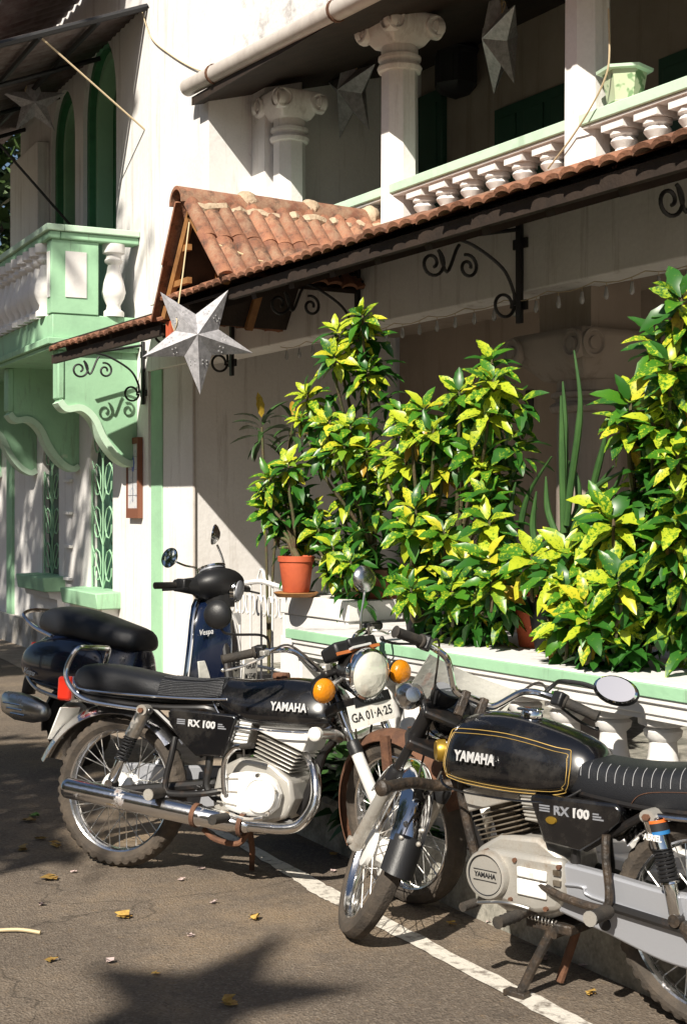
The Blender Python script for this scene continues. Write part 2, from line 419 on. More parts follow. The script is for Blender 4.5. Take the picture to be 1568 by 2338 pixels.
road = struct(MB().add([(-7, -30, 0), (3.3, -30, 0), (3.3, 9, 0), (4.0, 12, 0), (5.0, 24, 0), (6, 60, 0), (-6, 60, 0), (-7, 24, 0)], [tuple(range(8))]).build("road", "asphalt"))
# dusty verge where the road meets the green house
vg = [(3.45, 8.9), (3.75, 10.6), (4.05, 13), (4.5, 18), (5.5, 30)]
bm_ = MB(); vs_ = []
for i, (x, y) in enumerate(vg): vs_ += [(x, y, .004), (x + 2.2, y, .03)]
bm_.add(vs_, [(2 * i, 2 * i + 1, 2 * i + 3, 2 * i + 2) for i in range(len(vg) - 1)])
struct(bm_.build("verge", "dust"))
# painted edge line, its two edges read off the photograph on the ground
LL = [(440, 1870), (476, 1892), (638, 1987), (721, 2042), (784, 2074), (969, 2172), (1261, 2331), (1420, 2420)]
LR = [(470, 1870), (507, 1892), (686, 1987), (790, 2046), (840, 2070), (1007, 2161), (1342, 2331), (1510, 2420)]
A = cat([px(u, v, z=.004) for u, v in LL], 12); B = cat([px(u, v, z=.004) for u, v in LR], 12)
bm_ = MB(); L = len(A)
vs_ = [p + Vector((rnd.uniform(-.006, .006), 0, 0)) for p in A] + [p + Vector((rnd.uniform(-.006, .006), 0, 0)) for p in B]
bm_.add(vs_, [(i, L + i, L + i + 1, i + 1) for i in range(L - 1)])
struct(bm_.build("road_marking", "paint_line"))

# ================================================================== kerb planter in front of the low wall
KY = [(1.4, 2.86), (3.0, 2.88), (4.24, 2.93), (5.0, 2.98), (5.75, 3.02)]
kb = thing("planter_kerb", "low stained grey concrete kerb holding soil below the white balustrade", "kerb", (3.0, 4, 0))
INV = {}
def at_root(o, root):
    o.parent = root; o.matrix_parent_inverse = (Matrix.Translation(root.location) @ root.rotation_euler.to_matrix().to_4x4()).inverted(); return o
m_ = MB()
loops = []
for y, x in KY:
    j = rnd.uniform(-.008, .008)
    loops.append([(x - .02, y, -.05), (x + j, y, .175), (x + .02 + j, y, .195), (x + .07, y, .19), (x + .08, y, -.05)])
m_.loft(loops); at_root(m_.build("kerb_stone", "concrete"), kb)
m_ = MB()
for i in range(14):
    a0 = 1.5 + i * .29
    pass
vs_ = []
for y, x in KY: vs_ += [(x + .07, y, .165 + rnd.uniform(-.02, .01)), (3.2, y, .16)]
m_.add(vs_, [(2 * i, 2 * i + 1, 2 * i + 3, 2 * i + 2) for i in range(len(KY) - 1)])
at_root(m_.build("soil", "soil"), kb)

# ================================================================== low garden balustrade with its coping
gb = thing("garden_balustrade", "low white balustrade with thick balusters and pale green edged coping", "balustrade", (3.3, 4, 0))
WY0, WY1 = 1.3, 5.62
def gpart(mb, name, m, bevel=0, **k): return at_root(mb.build(name, m, bevel=bevel, **k), gb)
gpart(MB().b2((3.085, WY0, .0), (3.30, WY1, .30)), "base_rail", "paint_white", .01)
cop = gpart(MB().b2((3.06, WY0, .842), (3.78, WY1 + .04, .885)), "coping", "plaster_old", .006)
MB().b2((3.045, WY0 - .004, .838), (3.060, WY1 + .045, .880)).build("coping_edge", "green_pale", cop, bevel=.003)
MB().b2((3.061, WY1 + .041, .838), (3.781, WY1 + .055, .880)).build("coping_edge", "green_pale", cop, bevel=.003)
m_ = MB()
prof = [(3.052, .838), (3.052, .822), (3.062, .815), (3.062, .785), (3.07, .778), (3.07, .765), (3.36, .765), (3.36, .838)]
m_.prism(prof, WY0, WY1, lambda a, b, h: (a, h, b)); gpart(m_, "cornice", "paint_white")
BPROF = [(.085, .30), (.085, .335), (.060, .345), (.055, .36), (.075, .40), (.088, .44), (.086, .48), (.066, .56), (.047, .64), (.043, .685), (.058, .70), (.062, .72), (.05, .73), (.078, .74), (.08, .767)]
bme = MB().lathe(BPROF, 16).mesh("baluster", "paint_white", 40)
for i in range(18):
    at_root(link("baluster", bme, loc=(3.165, 5.48 - i * .235, 0)), gb)
# end pier and the white step on the coping
gpart(MB().b2((3.10, WY1 + .001, 0), (3.48, WY1 + .20, .837)), "end_pier", "paint_white", .008)
p0 = px(640, 1405, x=3.43); p1 = px(795, 1405, x=3.43)
gpart(MB().b2((3.43, p1.y, .887), (3.74, p0.y, .985)), "step_block", "paint_white", .006)
gpart(MB().b2((3.44, p1.y + .02, 0), (3.70, p0.y - .02, .886)), "step_pier", "paint_white", .006)

# ================================================================== white house
HX, HC, HY = 4.40, 4.90, 6.0
house = thing("white_house", "white plastered two storey house with column verandahs and red tile eaves", "house", (HX, HY, 0))
def hp(mb, name, m, bevel=0, **k): return at_root(mb.build(name, m, bevel=bevel, **k), house)
# ground floor: beam, end wall, back wall, floor, column
hp(MB().b2((HX, 0.5, 2.507), (HX + .22, 10.60, 3.02)), "beam", "plaster", .01)
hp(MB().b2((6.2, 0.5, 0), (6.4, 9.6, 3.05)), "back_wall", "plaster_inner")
hp(MB().b2((HX + .04, 9.68, -.02), (6.5, 9.92, 3.05)), "end_wall", "plaster")
hp(MB().b2((HX + .02, 9.921, -.02), (HX + .4, 10.53, 3.05)), "pilaster", "plaster", .006)
ys = [px(345, 1000, x=HX + .01).y, px(370, 1000, x=HX + .01).y]
hp(MB().b2((HX + .008, ys[1], -.02), (HX + .04, ys[0], 2.506)), "corner_stripe", "green_pale", .004)
hp(MB().b2((HX + .021, 9.921 - .245, -.02), (HX + .0395, 9.9212, 2.506)), "pilaster_edge", "plaster")
hp(MB().tube([(HX + .03, 9.668, 0), (HX + .03, 9.668, 2.5)], .010, 8), "conduit", "pipe_pvc")
hp(MB().b2((HX + .0, 0.5, 0), (6.3, 9.67, .24)), "verandah_floor", "concrete")
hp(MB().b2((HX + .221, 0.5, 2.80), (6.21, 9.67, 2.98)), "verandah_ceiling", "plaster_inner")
def ionic(y, x, r, z0, z1, mt, seg=8, cap=.30, wid=2.1, a0=math.pi / 8):
    """column: shaft, neck rings and a scrolled capital below z1"""
    nk = z1 - cap
    sh = hp(MB().lathe([(r * 1.03, z0), (r * .97, nk - .06)], seg, (x, y, 0), a0=a0), "column", mt, angle=20)
    MB().lathe([(r * .97, nk - .06), (r * 1.12, nk - .055), (r * 1.2, nk - .03), (r * 1.12, nk - .012), (r * 1.0, nk - .005), (r * 1.0, nk + .01), (r * 1.14, nk + .02), (r * 1.14, nk + .04), (r * .98, nk + .05), (r * .96, nk + .13)], 20, (x, y, 0)).build("neck", mt, sh)
    m = MB(); h = r * wid
    # block that widens upward, with a dip between the scrolls
    b0, b1 = nk + .10, z1 - .11
    m.loft([[(x + sx * r * .95, y + sy * r * .95, b0) for sx, sy in ((-1, -1), (1, -1), (1, 1), (-1, 1))],
            [(x + sx * h * .95, y + sy * h * .95, b1) for sx, sy in ((-1, -1), (1, -1), (1, 1), (-1, 1))],
            [(x + sx * h, y + sy * h, z1 - .03) for sx, sy in ((-1, -1), (1, -1), (1, 1), (-1, 1))],
            [(x + sx * h * .92, y + sy * h * .92, z1) for sx, sy in ((-1, -1), (1, -1), (1, 1), (-1, 1))]])
    cp = m.build("capital", mt, sh, bevel=.012)
    for sx in (-1, 1):
        for sy in (-1, 1):
            c = Vector((x + sx * h * .80, y + sy * h * .80, z1 - .085))
            for axx in ((0, 1, 0), (1, 0, 0)):
                a = Vector(axx)
                m = MB(); off = a * (h * .28) * (sy if axx[1] else sx)
                m.lathe([(0, .0), (.03, .0), (.034, -.012), (.05, -.012), (.058, .0), (.07, -.004), (.07, -.05)], 16, c + off, a * (sy if axx[1] else sx))
                # scroll eyes
                m.build("volute", mt, cp)
    return sh
YC = [px(912, 400, x=HC).y, px(1341, 300, x=HC).y, px(661, 400, x=HC).y]
ZT = px(915, 38, x=HC).z
ionic(YC[0], HC, .120, 2.9, ZT, "plaster", wid=1.55)
ionic(YC[1], HC, .125, 2.9, ZT, "plaster", wid=1.55)
ionic(YC[2], HC, .120, 2.9, ZT - .12, "plaster", wid=1.5)
yl = px(1345, 900, x=4.72).y
ionic(yl, 4.72, .17, .24, 2.30, "plaster_inner", seg=20, cap=.34, wid=1.75)
hp(MB().b2((4.56, yl - .2, 2.301), (4.88, yl + .2, 2.80)), "impost", "plaster_inner")
# upper floor
zr = px(901, 417, x=HC - .1).z; 
hp(MB().b2((HX, 9.36, 3.021), (HX + .5, 10.44, 7.0)), "upper_pilaster", "plaster", .006)
hp(MB().b2((HX + .501, 9.44, 3.021), (6.5, 9.62, 7.0)), "upper_end_wall", "plaster")
hp(MB().b2((HC - .15, YC[2] + .10, 3.021), (HC + .16, 9.4395, 4.56)), "engaged_pier", "plaster", .006)
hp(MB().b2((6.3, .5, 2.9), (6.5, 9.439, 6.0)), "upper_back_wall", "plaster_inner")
hp(MB().b2((HX + .221, .5, 2.985), (6.3, 9.43, 3.02)), "upper_floor", "concrete")
# sloping dark soffit behind the gutter, and the old stained parapet over it
GX = 4.30
ga, gb2 = px(484, 172, x=GX), px(830, -8, x=GX)
gdir = (gb2 - ga) / (gb2.y - ga.y)
def gut(y): return ga + gdir * (y - ga.y)
m_ = MB(); zs = .03
m_.prism([(GX + .0, gut(5).z + zs), (6.4, gut(5).z + .62), (6.4, gut(5).z + .70), (GX, gut(5).z + zs + .06)], 0.6, 9.43, lambda a, b, h: (a, h, b))
hp(m_, "soffit", "wood_dark")
hp(MB().tube([gut(9.50), gut(7), gut(4), gut(.8)], .062, 16), "gutter_pipe", "pipe_pvc")
for y in (9.05, 7.35, 5.4):
    c = gut(y); hp(MB().ring([(.064, -.012), (.071, -.012), (.071, .012), (.064, .012)], 16, c, gdir), "gutter_strap", "rust")
hp(MB().b2((GX + .30, .6, gut(5).z + .30), (GX + .55, 9.359, 7.0)), "parapet", "plaster_old", .01)
# upper railing between the columns
ZR = zr
rail = hp(MB().b2((HC - .11, 0.6, ZR - .06), (HC + .11, YC[2] - .13, ZR)), "balcony_rail", "green_mint", .006)
MB().b2((HC - .095, .6, ZR - .078), (HC + .095, YC[2] - .13, ZR - .0615)).build("rail_moulding", "paint_white", rail, bevel=.004)
MB().b2((HC - .10, .6, 3.021), (HC + .10, YC[2] - .13, 3.059)).build("foot_rail", "paint_white", rail)
q = ZR - .0785
BP2 = [(r * 1.22, h) for r, h in [(.062, 3.06), (.062, 3.08), (.04, 3.09), (.058, 3.12), (.066, 3.15), (.062, q - .20), (.036, q - .135), (.052, q - .112), (.058, q - .10), (.052, q - .088), (.046, q - .082), (.048, q - .075), (.060, q - .068), (.060, q - .045), (.050, q - .040)]]
b2 = MB().lathe(BP2, 14).box((0, 0, q - .021), (.165, .165, .044)).mesh("baluster", "paint_white", 40)
sp = .235; y = YC[0] - .235
for lo, hi in ((YC[1] + .16, YC[0] - .16), (1.0, YC[1] - .16), (YC[0] + .16, YC[2] - .2)):
    n = int((hi - lo) / sp); st = (hi - lo) / n
    for i in range(n):
        link("baluster", b2, rail, (HC, lo + st * (i + .5), 0))
# dark doors and a lantern on the upper back wall
def wallrect(u0, u1, v0, z0, name, m, x=6.295, d=.05):
    a, b = px(u1, v0, x=x), px(u0, v0, x=x)
    y0, y1 = sorted((a.y, b.y)); zt = max(a.z, b.z) if v0 < 1162 else min(a.z, b.z)
    fr = hp(MB().b2((x - d, y0, z0), (x, y1, zt)), name, m, .004)
    n = 3
    for k in range(n):
        for h in range(2):
            yy0 = y0 + (y1 - y0) * (k + .15) / n; yy1 = y0 + (y1 - y0) * (k + .85) / n
            zz0 = z0 + (zt - z0) * (h + .12) / 2; zz1 = z0 + (zt - z0) * (h + .88) / 2
            MB().b2((x - d - .012, yy0, zz0), (x - d + .001, yy1, zz1)).build("door_panel", m, fr, bevel=.004)
wallrect(825, 1020, 288, 3.02, "door", "green_shutter")
wallrect(1140, 1330, 255, 3.02, "door", "green_shutter")
wallrect(1515, 1800, 138, 3.02, "door", "green_shutter")

# ---------------------------------------------------------------- tiled eave
EX = 3.50; EZ = 2.685; PIT = math.atan(.33)
def tile_mesh(wd, ln, amp=.021, th=.017, nx=12):
    """interlocking clay tile: two raised rolls; x across, y up the slope"""
    loops = []
    for iy in range(3):
        yy = ln * iy / 2
        top = []; bot = []
        for i in range(nx + 1):
            t = i / nx; h = amp * (abs(math.sin(2 * math.pi * t)) ** .7) * (1 if t < .5 else .75)
            top.append((wd * (t - .5), yy, h + th)); bot.append((wd * (t - .5), yy, h * .8))
        loops.append(top + bot[::-1])
    return MB().loft(loops).mesh("roof_tile", "tile", 50)
TW, TL = .205, .34
tme = tile_mesh(TW, TL)
eave = hp(MB().prism([(EX + .06, EZ - .035), (HC - .12, EZ - .035 + (HC - .18 - EX) * .33), (HC - .12, EZ - .02 + (HC - .18 - EX) * .33), (EX + .06, EZ - .02)], .8, 10.32, lambda a, b, h: (a, h, b)), "eave_roof", "wood_dark")
ca, sa = math.cos(PIT), math.sin(PIT)
GY0, GY1 = 7.31, 8.20                                    # where the porch roof stands
for r in range(5):
    s0 = r * .285
    if s0 * ca > HC - .2 - EX: break
    for c in range(47):
        y = .9 + c * TW
        if y > 10.3: break
        dz = -.10 if y > 8.25 else 0
        j = rnd.uniform(-.016, .016); jr = rnd.uniform(-.06, .06)
        o = Vector((EX + s0 * ca + j, y, EZ + s0 * sa + .006 + dz * (1 if r < 9 else 0)))
        M = basis(o, (0, -1, jr), (ca, 0, sa + .035))
        t = link("roof_tile", tme, eave, mw=M)
for k in range(22):
    y = 1.0 + k * .43
    MB().box((0, 0, 0), (1.30, .055, .075)).mesh
    o = MB().box((EX + .68, y, EZ - .075 + .62 * .33), (1.28, .055, .07), Matrix.Rotation(-PIT, 4, 'Y')).build("rafter", "wood_dark", eave)
MB().b2((EX + .05, .9, EZ - .075), (EX + .085, 7.28, EZ - .012)).build("fascia", "wood_dark", eave)
MB().b2((EX + .05, 8.24, EZ - .175), (EX + .085, 10.3, EZ - .112)).build("fascia", "wood_dark", eave)
MB().b2((3.80, .9, EZ + .02), (3.85, 10.3, EZ + .06)).build("batten", "wood_dark", eave)

# ---------------------------------------------------------------- iron brackets under the eave
def spiral(c, r0, turns, a0, sgn, n=26, r1=.25):
    out = []
    for i in range(n + 1):
        t = i / n; a = a0 + sgn * turns * 2 * math.pi * t; r = r0 * (1 - t * (1 - r1))
        out.append(Vector((c[0] + r * math.cos(a), 0, c[1] + r * math.sin(a))))
    return out
def bracket(y, dz=0, only=None):
    zt = EZ + .085 + dz; w0 = HX - .002
    root = hp(MB().b2((w0 - .022, y - .02, zt - .42), (w0, y + .02, zt + .08)), "eave_bracket", "iron", .003)
    for zz in (zt - .33, zt - .02):
        MB().b2((w0 - .012, y - .055, zz - .025), (w0 + .0015, y + .055, zz + .025)).build("fixing_plate", "iron", root)
    MB().tube([(w0 - .02, y, zt + .05), (EX + .28, y, zt - .07)], .011, 6).build("arm", "iron", root)
    off = lambda pts, x, z: [p + Vector((x, y, z)) for p in pts]
    rr = .0085
    # long brace that ends in a curl at the foot of the plate
    br = cat([(EX + .46, y, zt - .03), (EX + .60, y, zt - .055), (w0 - .12, y, zt - .15), (w0 - .05, y, zt - .26), (w0 - .045, y, zt - .33)], 6)
    MB().tube(br, rr, 6).build("brace", "iron", root)
    MB().tube(off(spiral((0, 0), .062, 1.05, 0, -1, r1=.75), w0 - .107, zt - .335), rr, 6).build("scroll", "iron", root)
    # pair of hanging scrolls
    for cx, s, r in ((EX + .36, -1, .075), (EX + .57, -1, .062)):
        MB().tube(off(spiral((0, 0), r, 1.35, math.pi * .35 if cx < EX + .5 else math.pi * .6, s), cx, zt - .165), rr, 6).build("scroll", "iron", root)
    MB().tube(cat([(EX + .40, y, zt - .10), (EX + .445, y, zt - .20), (EX + .50, y, zt - .09), (EX + .52, y, zt - .06)], 5), rr, 6).build("scroll", "iron", root)
for u, dz in ((1190, 0), (820, 0), (533, 0), (330, -.10), (1660, 0)):
    bracket(px(u, 620, x=HX).y if u < 1600 else px(1190, 620, x=HX).y - 1.62, dz)

# ---------------------------------------------------------------- gabled porch roof
gx0, gx1 = 3.46, 4.86
apex = px(405, 458, x=gx0); ya, za = apex.y - .02, apex.z - .03
yn, zn = ya - .52, EZ + .06; yf, zf = ya + .40, za - .62
porch = hp(MB().prism([(yn, zn - .02), (ya, za - .03), (yf, zf), (yf, zf - .02), (ya, za - .055), (yn, zn - .045)], gx0 + .10, gx1, lambda a, b, h: (h, a, b)), "porch_roof", "wood_dark")
g1 = tile_mesh(.20, .40, .026, .018)
for side, (ye, ze) in ((-1, (yn, zn)), (1, (yf, zf))):
    dv = Vector((0, ya - ye, za - ze)); Ls = dv.length; dv.normalize()
    for r in range(2):
        s0 = -.05 + r * .345
        for c in range(7):
            o = Vector((gx0 + .10 + c * .20 + rnd.uniform(-.006, .006), ye, ze)) + dv * (s0 + rnd.uniform(-.012, .012)) + Vector((0, 0, .012 + .028 * r))
            M = basis(o, (1, 0, rnd.uniform(-.02, .02)), dv + Vector((0, side * -.05, .0)) * 0)
            if side == 1: M = basis(o, (-1, 0, 0), dv)
            link("roof_tile", g1, porch, mw=M @ Matrix.Rotation(R(2.6), 4, 'X'))
# ridge: overlapping half round tiles bedded in mortar
rp = []
for i in range(13):
    a = math.pi * i / 12; rp.append((.085 * math.cos(a), .095 * math.sin(a)))
rpi = [(x * .80, z * .80) for x, z in rp][::-1]
def ridge_mesh(ln, r0, r1):
    return MB().loft([[(0, a * r0, b * r0) for a, b in rp + rpi], [(ln, a * r1, b * r1) for a, b in rp + rpi]]).mesh("ridge_tile", "tile", 50)
rme = ridge_mesh(.47, 1.12, 1.02)
for i in range(3):
    link("ridge_tile", rme, porch, (gx0 - .02 + i * .44, ya, za + .005 + .004 * i))
for i in range(1, 4):
    m_ = MB().ball((gx0 + i * .44 + .0, ya - .01, za + .055), (.065, .085, .075), 12, 8)
    m_.v = [p + Vector(noise.noise_vector(p * 25)) * .012 for p in m_.v]; m_.build("mortar_lump", "mortar", porch)
m_ = MB(); pts = []
for i in range(29):
    pts.append(Vector((gx0 + .06 + i * .047, ya - .105 + rnd.uniform(-.012, .012), za - .030 + rnd.uniform(-.012, .012))))
m_.tube(pts, [.034 + rnd.uniform(-.008, .012) for _ in pts], 7); m_.build("mortar_bed", "mortar", porch)
# gable end timbers and hanging slats
for (a, b) in (((yn + .02, zn - .03), (ya, za - .04)), ((yf - .02, zf), (ya, za - .04))):
    p0 = Vector((gx0 + .08, a[0], a[1])); p1 = Vector((gx0 + .08, b[0], b[1])); mid = (p0 + p1) / 2; d = p1 - p0
    MB().box(mid, (.035, d.length, .055), Matrix.Rotation(math.atan2(d.z, d.y) if d.y > 0 else math.atan2(-d.z, -d.y), 4, 'X')).build("barge_board", "wood_orange", porch)
for f in (.30, .62):
    zz = za - (za - zf) * f - .05
    for x in (gx0 + .07, gx0 + .34, gx0 + .62):
        MB().b2((x, ya + .03, zz - .018), (x + .03, ya + .40 * f, zz + .018)).build("tie_slat", "wood_orange", porch)
for x in (gx0 + .36, gx0 + .66, gx0 + 1.0):
    p0 = Vector((x, yf, zf - .03)); p1 = Vector((x, ya, za - .06)); d = p1 - p0
    MB().box((p0 + p1) / 2, (.05, d.length, .05), Matrix.Rotation(math.atan2(-d.z, -d.y), 4, 'X')).build("rafter", "wood_orange", porch)
MB().b2((gx0 + .12, ya - .05, za - .13), (gx1, ya + .05, za - .07)).build("ridge_board", "wood_dark", porch)
MB().b2((gx0 + .10, yf - .06, zf - .22), (gx0 + .13, yf + .02, zf - .02)).build("end_board", "terracotta", porch)
# ---------------------------------------------------------------- window-like recess shapes on the shaded wall
hp(MB().b2((6.19, px(1215, 900, x=6.19).y, px(1210, 930, x=6.19).z), (6.205, px(1198, 900, x=6.19).y, px(1210, 890, x=6.19).z)), "switch_box", "iron", .004)

# ================================================================== green house beside it
GO = Vector((4.40, 10.46, 0)); GR = R(-3.9)
green = thing("green_house", "pale green and white colonial house with arched windows and bracketed balcony", "house", GO, (0, 0, GR))
GM = Matrix.Translation(GO) @ Matrix.Rotation(GR, 4, 'Z'); GI = GM.inverted()
def gp(u, v, lx=0.0):
    o = GI @ Vector((0, 0, CAM_Z)); d = GI.to_3x3() @ ray(u, v); t = (lx - o.x) / d.x
    p = o + d * t; return p.y, p.z
def gr(mb, name, m, parent=None, bevel=0, **k): return mb.build(name, m, parent or green, bevel=bevel, **k)
def arch_wall(y0, y1, z0, z1, ops, name, m, th=.3):
    """wall from y0 to y1 with round-headed openings (ya, yb, sill, spring)"""
    mb = MB(); cur = y0
    for (a, b, s, sp) in ops:
        mb.b2((0, cur, z0), (th, a, z1))
        mb.b2((0, a, z0), (th, b, s))
        r = (b - a) / 2; c = (a + b) / 2; n = 12
        arc = [(c - r * math.cos(math.pi * i / n), sp + r * 1.25 * math.sin(math.pi * i / n)) for i in range(n + 1)]
        for i in range(n):
            (p0, q0), (p1, q1) = arc[i], arc[i + 1]
            mb.add([(x, yy, zz) for x in (0, th) for yy, zz in ((p0, q0), (p1, q1), (p1, z1), (p0, z1))],
                   [(0, 1, 2, 3), (4, 7, 6, 5), (0, 4, 5, 1), (3, 2, 6, 7)])
        mb.b2((0, a - .0005, s), (th, a + .0005, s + .001)); cur = b
    mb.b2((0, cur, z0), (th, y1, z1))
    return gr(mb, name, m)
def ywin(u0, u1, v): return gp(u1, v)[0], gp(u0, v)[0]
WN = []
for u0, u1, vs_, vh in ((205, 258, 1345, 1075), (97, 135, 1312, 1080)):
    a, b = ywin(u0, u1, 1200); um = (u0 + u1) / 2
    WN.append((a, b, gp(um, vs_)[1], gp(um, vh)[1]))
lower = arch_wall(.012, 9, -.02, 2.90, WN, "wall", "plaster")
UP = []
for u0, u1, vh in ((190, 266, 250), (118, 172, 330)):
    a, b = ywin(u0, u1, 400); UP.append((a, b, 2.95, gp((u0 + u1) / 2, vh)[1]))
upper = arch_wall(.012, gp(48, 400)[0], 2.901, 7.2, UP, "upper_wall", "plaster")
# ground floor windows: green scrolled grille before shutters, sill on a moulded base
for (a, b, s, sp) in WN:
    w_ = gr(MB().b2((.07, a - .01, s), (.09, b + .01, sp + .3)), "window", "green_shutter")
    m_ = MB(); c = (a + b) / 2; wd = b - a; step = wd * .55
    for yy in (a + .015, c, b - .015): m_.tube([(.02, yy, s), (.02, yy, sp + (.18 if yy == c else .02))], .008, 5)
    nrow = int((sp + .1 - s) / step)
    for r_ in range(nrow + 1):
        zz = s + step * (r_ + .5)
        for sg in (-1, 1):
            pts = [(.02, c + sg * wd * (.25 + .21 * math.cos(t * .7) * (1 - t * .05)), zz + wd * .26 * math.sin(t * .7) * (1 - t * .05)) for t in range(10)]
            m_.tube(pts, .007, 5)
            m_.tube([(.02, c, zz - step * .5), (.02, c + sg * wd * .46, zz + step * .5)], .006, 4)
    m_.build("grille", "green_pale", w_, kind="stuff")
    sl = gr(MB().prism([(-.22, s - .005), (.069, s + .005), (.069, s - .14), (-.20, s - .14)], a - .22, b + .18, lambda p, q, h: (p, h, q)), "sill", "green_pale", bevel=.01)
    MB().prism([(-.15, s - .141), (-.001, s - .141), (-.001, s - .35), (-.05, s - .34), (-.06, s - .22), (-.13, s - .20)], a - .16, b + .12, lambda p, q, h: (p, h, q)).build("sill_moulding", "paint_white", sl)
    MB().prism([(-.07, s - .35), (-.002, s - .35), (-.002, .0), (-.07, .0)], a - .13, b + .09, lambda p, q, h: (p, h, q)).build("apron", "stain_wall", sl)
# green strips that frame the bay, vents between the windows
for u0, u1 in ((22, 34),):
    a, b = ywin(u0, u1, 1200); gr(MB().b2((-.03, a, 0), (.0, b, 2.4)), "pilaster_strip", "green_pale")
for v in (1098, 1172, 1248, 1322):
    y, z = gp(160, v); gr(MB().b2((-.035, y - .11, z - .012), (-.001, y + .11, z + .016)), "vent_hood", "paint_white", bevel=.004)
gr(MB().b2((-.06, .45, -.02), (-.001, 9, .30)), "plinth", "stain_wall")
# upper doors: deep green frames with dark leaves
for (a, b, s, sp) in UP:
    d_ = gr(MB().b2((.24, a - .05, s), (.27, b + .05, sp + .5)), "balcony_door", "green_deep")
    r = (b - a) / 2; c = (a + b) / 2
    for inset, wd, x0, mt in ((.0, .07, .04, "green_deep"), (.07, .06, .10, "green_pale")):
        m_ = MB()
        path = [(c - (r - inset), s)] + [(c - (r - inset) * math.cos(math.pi * i / 14), sp + (r - inset) * 1.25 * math.sin(math.pi * i / 14)) for i in range(15)] + [(c + (r - inset), s)]
        inn = [(c + (yy - c) * (1 - wd / (r - inset)), zz if zz <= sp + .001 else sp + (zz - sp) * (1 - wd / (r - inset))) for yy, zz in path]
        loops = []
        for (y0, z0), (y1, z1) in zip(path, inn): loops.append([(x0, y0, z0), (x0, y1, z1), (.24, y1, z1), (.24, y0, z0)])
        m_.loft(loops); m_.build("door_frame", mt, d_)
    MB().b2((.20, c - .02, s), (.24, c + .02, sp + r)).build("mullion", "green_deep", d_)
# balcony on consoles
by0, zb_top = .36, 3.66
cy, cz = gp(122, 512, -.70)
BZ = cz; by0 = cy + .02
sl = gp(120, 768, -.72)[1]; base = gp(125, 712, -.70)[1]
bal = gr(MB().b2((-.70, by0, sl), (-.001, 8.5, base)), "balcony_slab", "green_pale", bevel=.008)
m_ = MB()
for (d, z0, z1) in ((.05, sl - .055, sl - .002), (.02, sl - .09, sl - .0555)):
    m_.b2((-.70 - d, by0 - d, z0), (-.0015, 8.5, z1))
m_.build("slab_cornice", "green_pale", bal, bevel=.006)
rl = gr(MB().b2((-.76, by0 - .06, BZ - .05), (-.62, 8.5, BZ)), "balcony_rail", "green_mint", bevel=.006)
MB().b2((-.619, by0 - .06, BZ - .05), (-.0015, by0 + .12, BZ)).build("return_rail", "green_mint", rl, bevel=.006)
MB().b2((-.735, by0 - .035, BZ - .11), (-.645, 8.5, BZ - .051)).build("rail_moulding", "green_pale", rl, bevel=.01)
MB().b2((-.644, by0 - .035, BZ - .11), (-.0015, by0 + .10, BZ - .051)).build("rail_moulding", "green_pale", rl, bevel=.01)
def post(y0, y1, x0=-.71, x1=-.33):
    p_ = MB().b2((x0, y0, base + .0005), (x1, y1, BZ - .111)).build("post", "green_pale", rl, bevel=.005); return p_
post(by0 - .01, by0 + .13)
pb = MB(); xa_, xb_ = -.60, -.43
pb.b2((xa_, by0 - .018, base + .13), (xb_, by0 - .0095, BZ - .20)); pb.build("inset_panel", "paint_white", rl)
MB().b2((-.7185, by0 + .03, base + .13), (-.7095, by0 + .10, BZ - .20)).build("inset_panel", "paint_white", rl)
hh = BZ - .111 - base
BV = [(.085, 0), (.085, .07 * hh), (.06, .10 * hh), (.055, .16 * hh), (.085, .26 * hh), (.098, .34 * hh), (.085, .46 * hh), (.055, .62 * hh), (.045, .72 * hh), (.07, .75 * hh), (.075, .78 * hh), (.06, .81 * hh), (.06, .86 * hh), (.09, .88 * hh), (.09, 1.0 * hh)]
bv = MB().lathe(BV, 18).mesh("baluster", "paint_white", 40)
link("baluster", bv, rl, (-.19, by0 + .045, base + .001))
k = 0
for y in [by0 + .29 + i * .20 for i in range(36)]:
    if k % 9 == 8: post(y - .06, y + .06, -.71, -.63)
    else: link("baluster", bv, rl, (-.672, y, base + .001))
    k += 1
# consoles
zc0 = sl - .091
def console(y, th=.13):
    z1 = gp(200, 1000)[1]
    zA = gp(130, 925, -.66)[1]; zB = gp(292, 1062, -.02)[1]
    prof = [(-.002, zc0), (-.64, zc0), (-.64, zA + .06)]
    curve = cat([(-.64, zA + .03, 0), (-.58, zA - .03, 0), (-.46, zA - .02, 0), (-.36, zA - .10, 0), (-.28, zA - .26, 0), (-.17, zB + .06, 0), (-.06, zB, 0), (-.002, zB + .03, 0)], 5)
    prof += [(p.x, p.y) for p in curve]
    c_ = gr(MB().prism(prof, y, y + th, lambda a, b, h: (a, h, b)), "console", "green_pale", angle=30)
    m_ = MB(); lp = []
    for i, p in enumerate(curve):
        t = (curve[min(i + 1, len(curve) - 1)] - curve[max(i - 1, 0)]).normalized(); nn = Vector((t.y, -t.x, 0))
        for_ = .022
        q0 = p; q1 = p - nn * -for_
        lp.append([(p.x - nn.x * .03, y - .018, p.y - nn.y * .03), (p.x + nn.x * for_, y - .018, p.y + nn.y * for_), (p.x + nn.x * for_, y + th + .018, p.y + nn.y * for_), (p.x - nn.x * .03, y + th + .018, p.y - nn.y * .03)])
    m_.loft(lp); m_.build("scroll_band", "green_mint", c_, angle=30)
    MB().b2((-.655, y - .012, zA + .05), (-.60, y + th + .012, zc0)).build("console_front", "green_pale", c_, bevel=.012)
cys = [by0 + .02, gp(182, 1060)[0], gp(85, 1062)[0]]
cys.append(cys[2] + (cys[2] - cys[1]))
for y in cys: console(y)
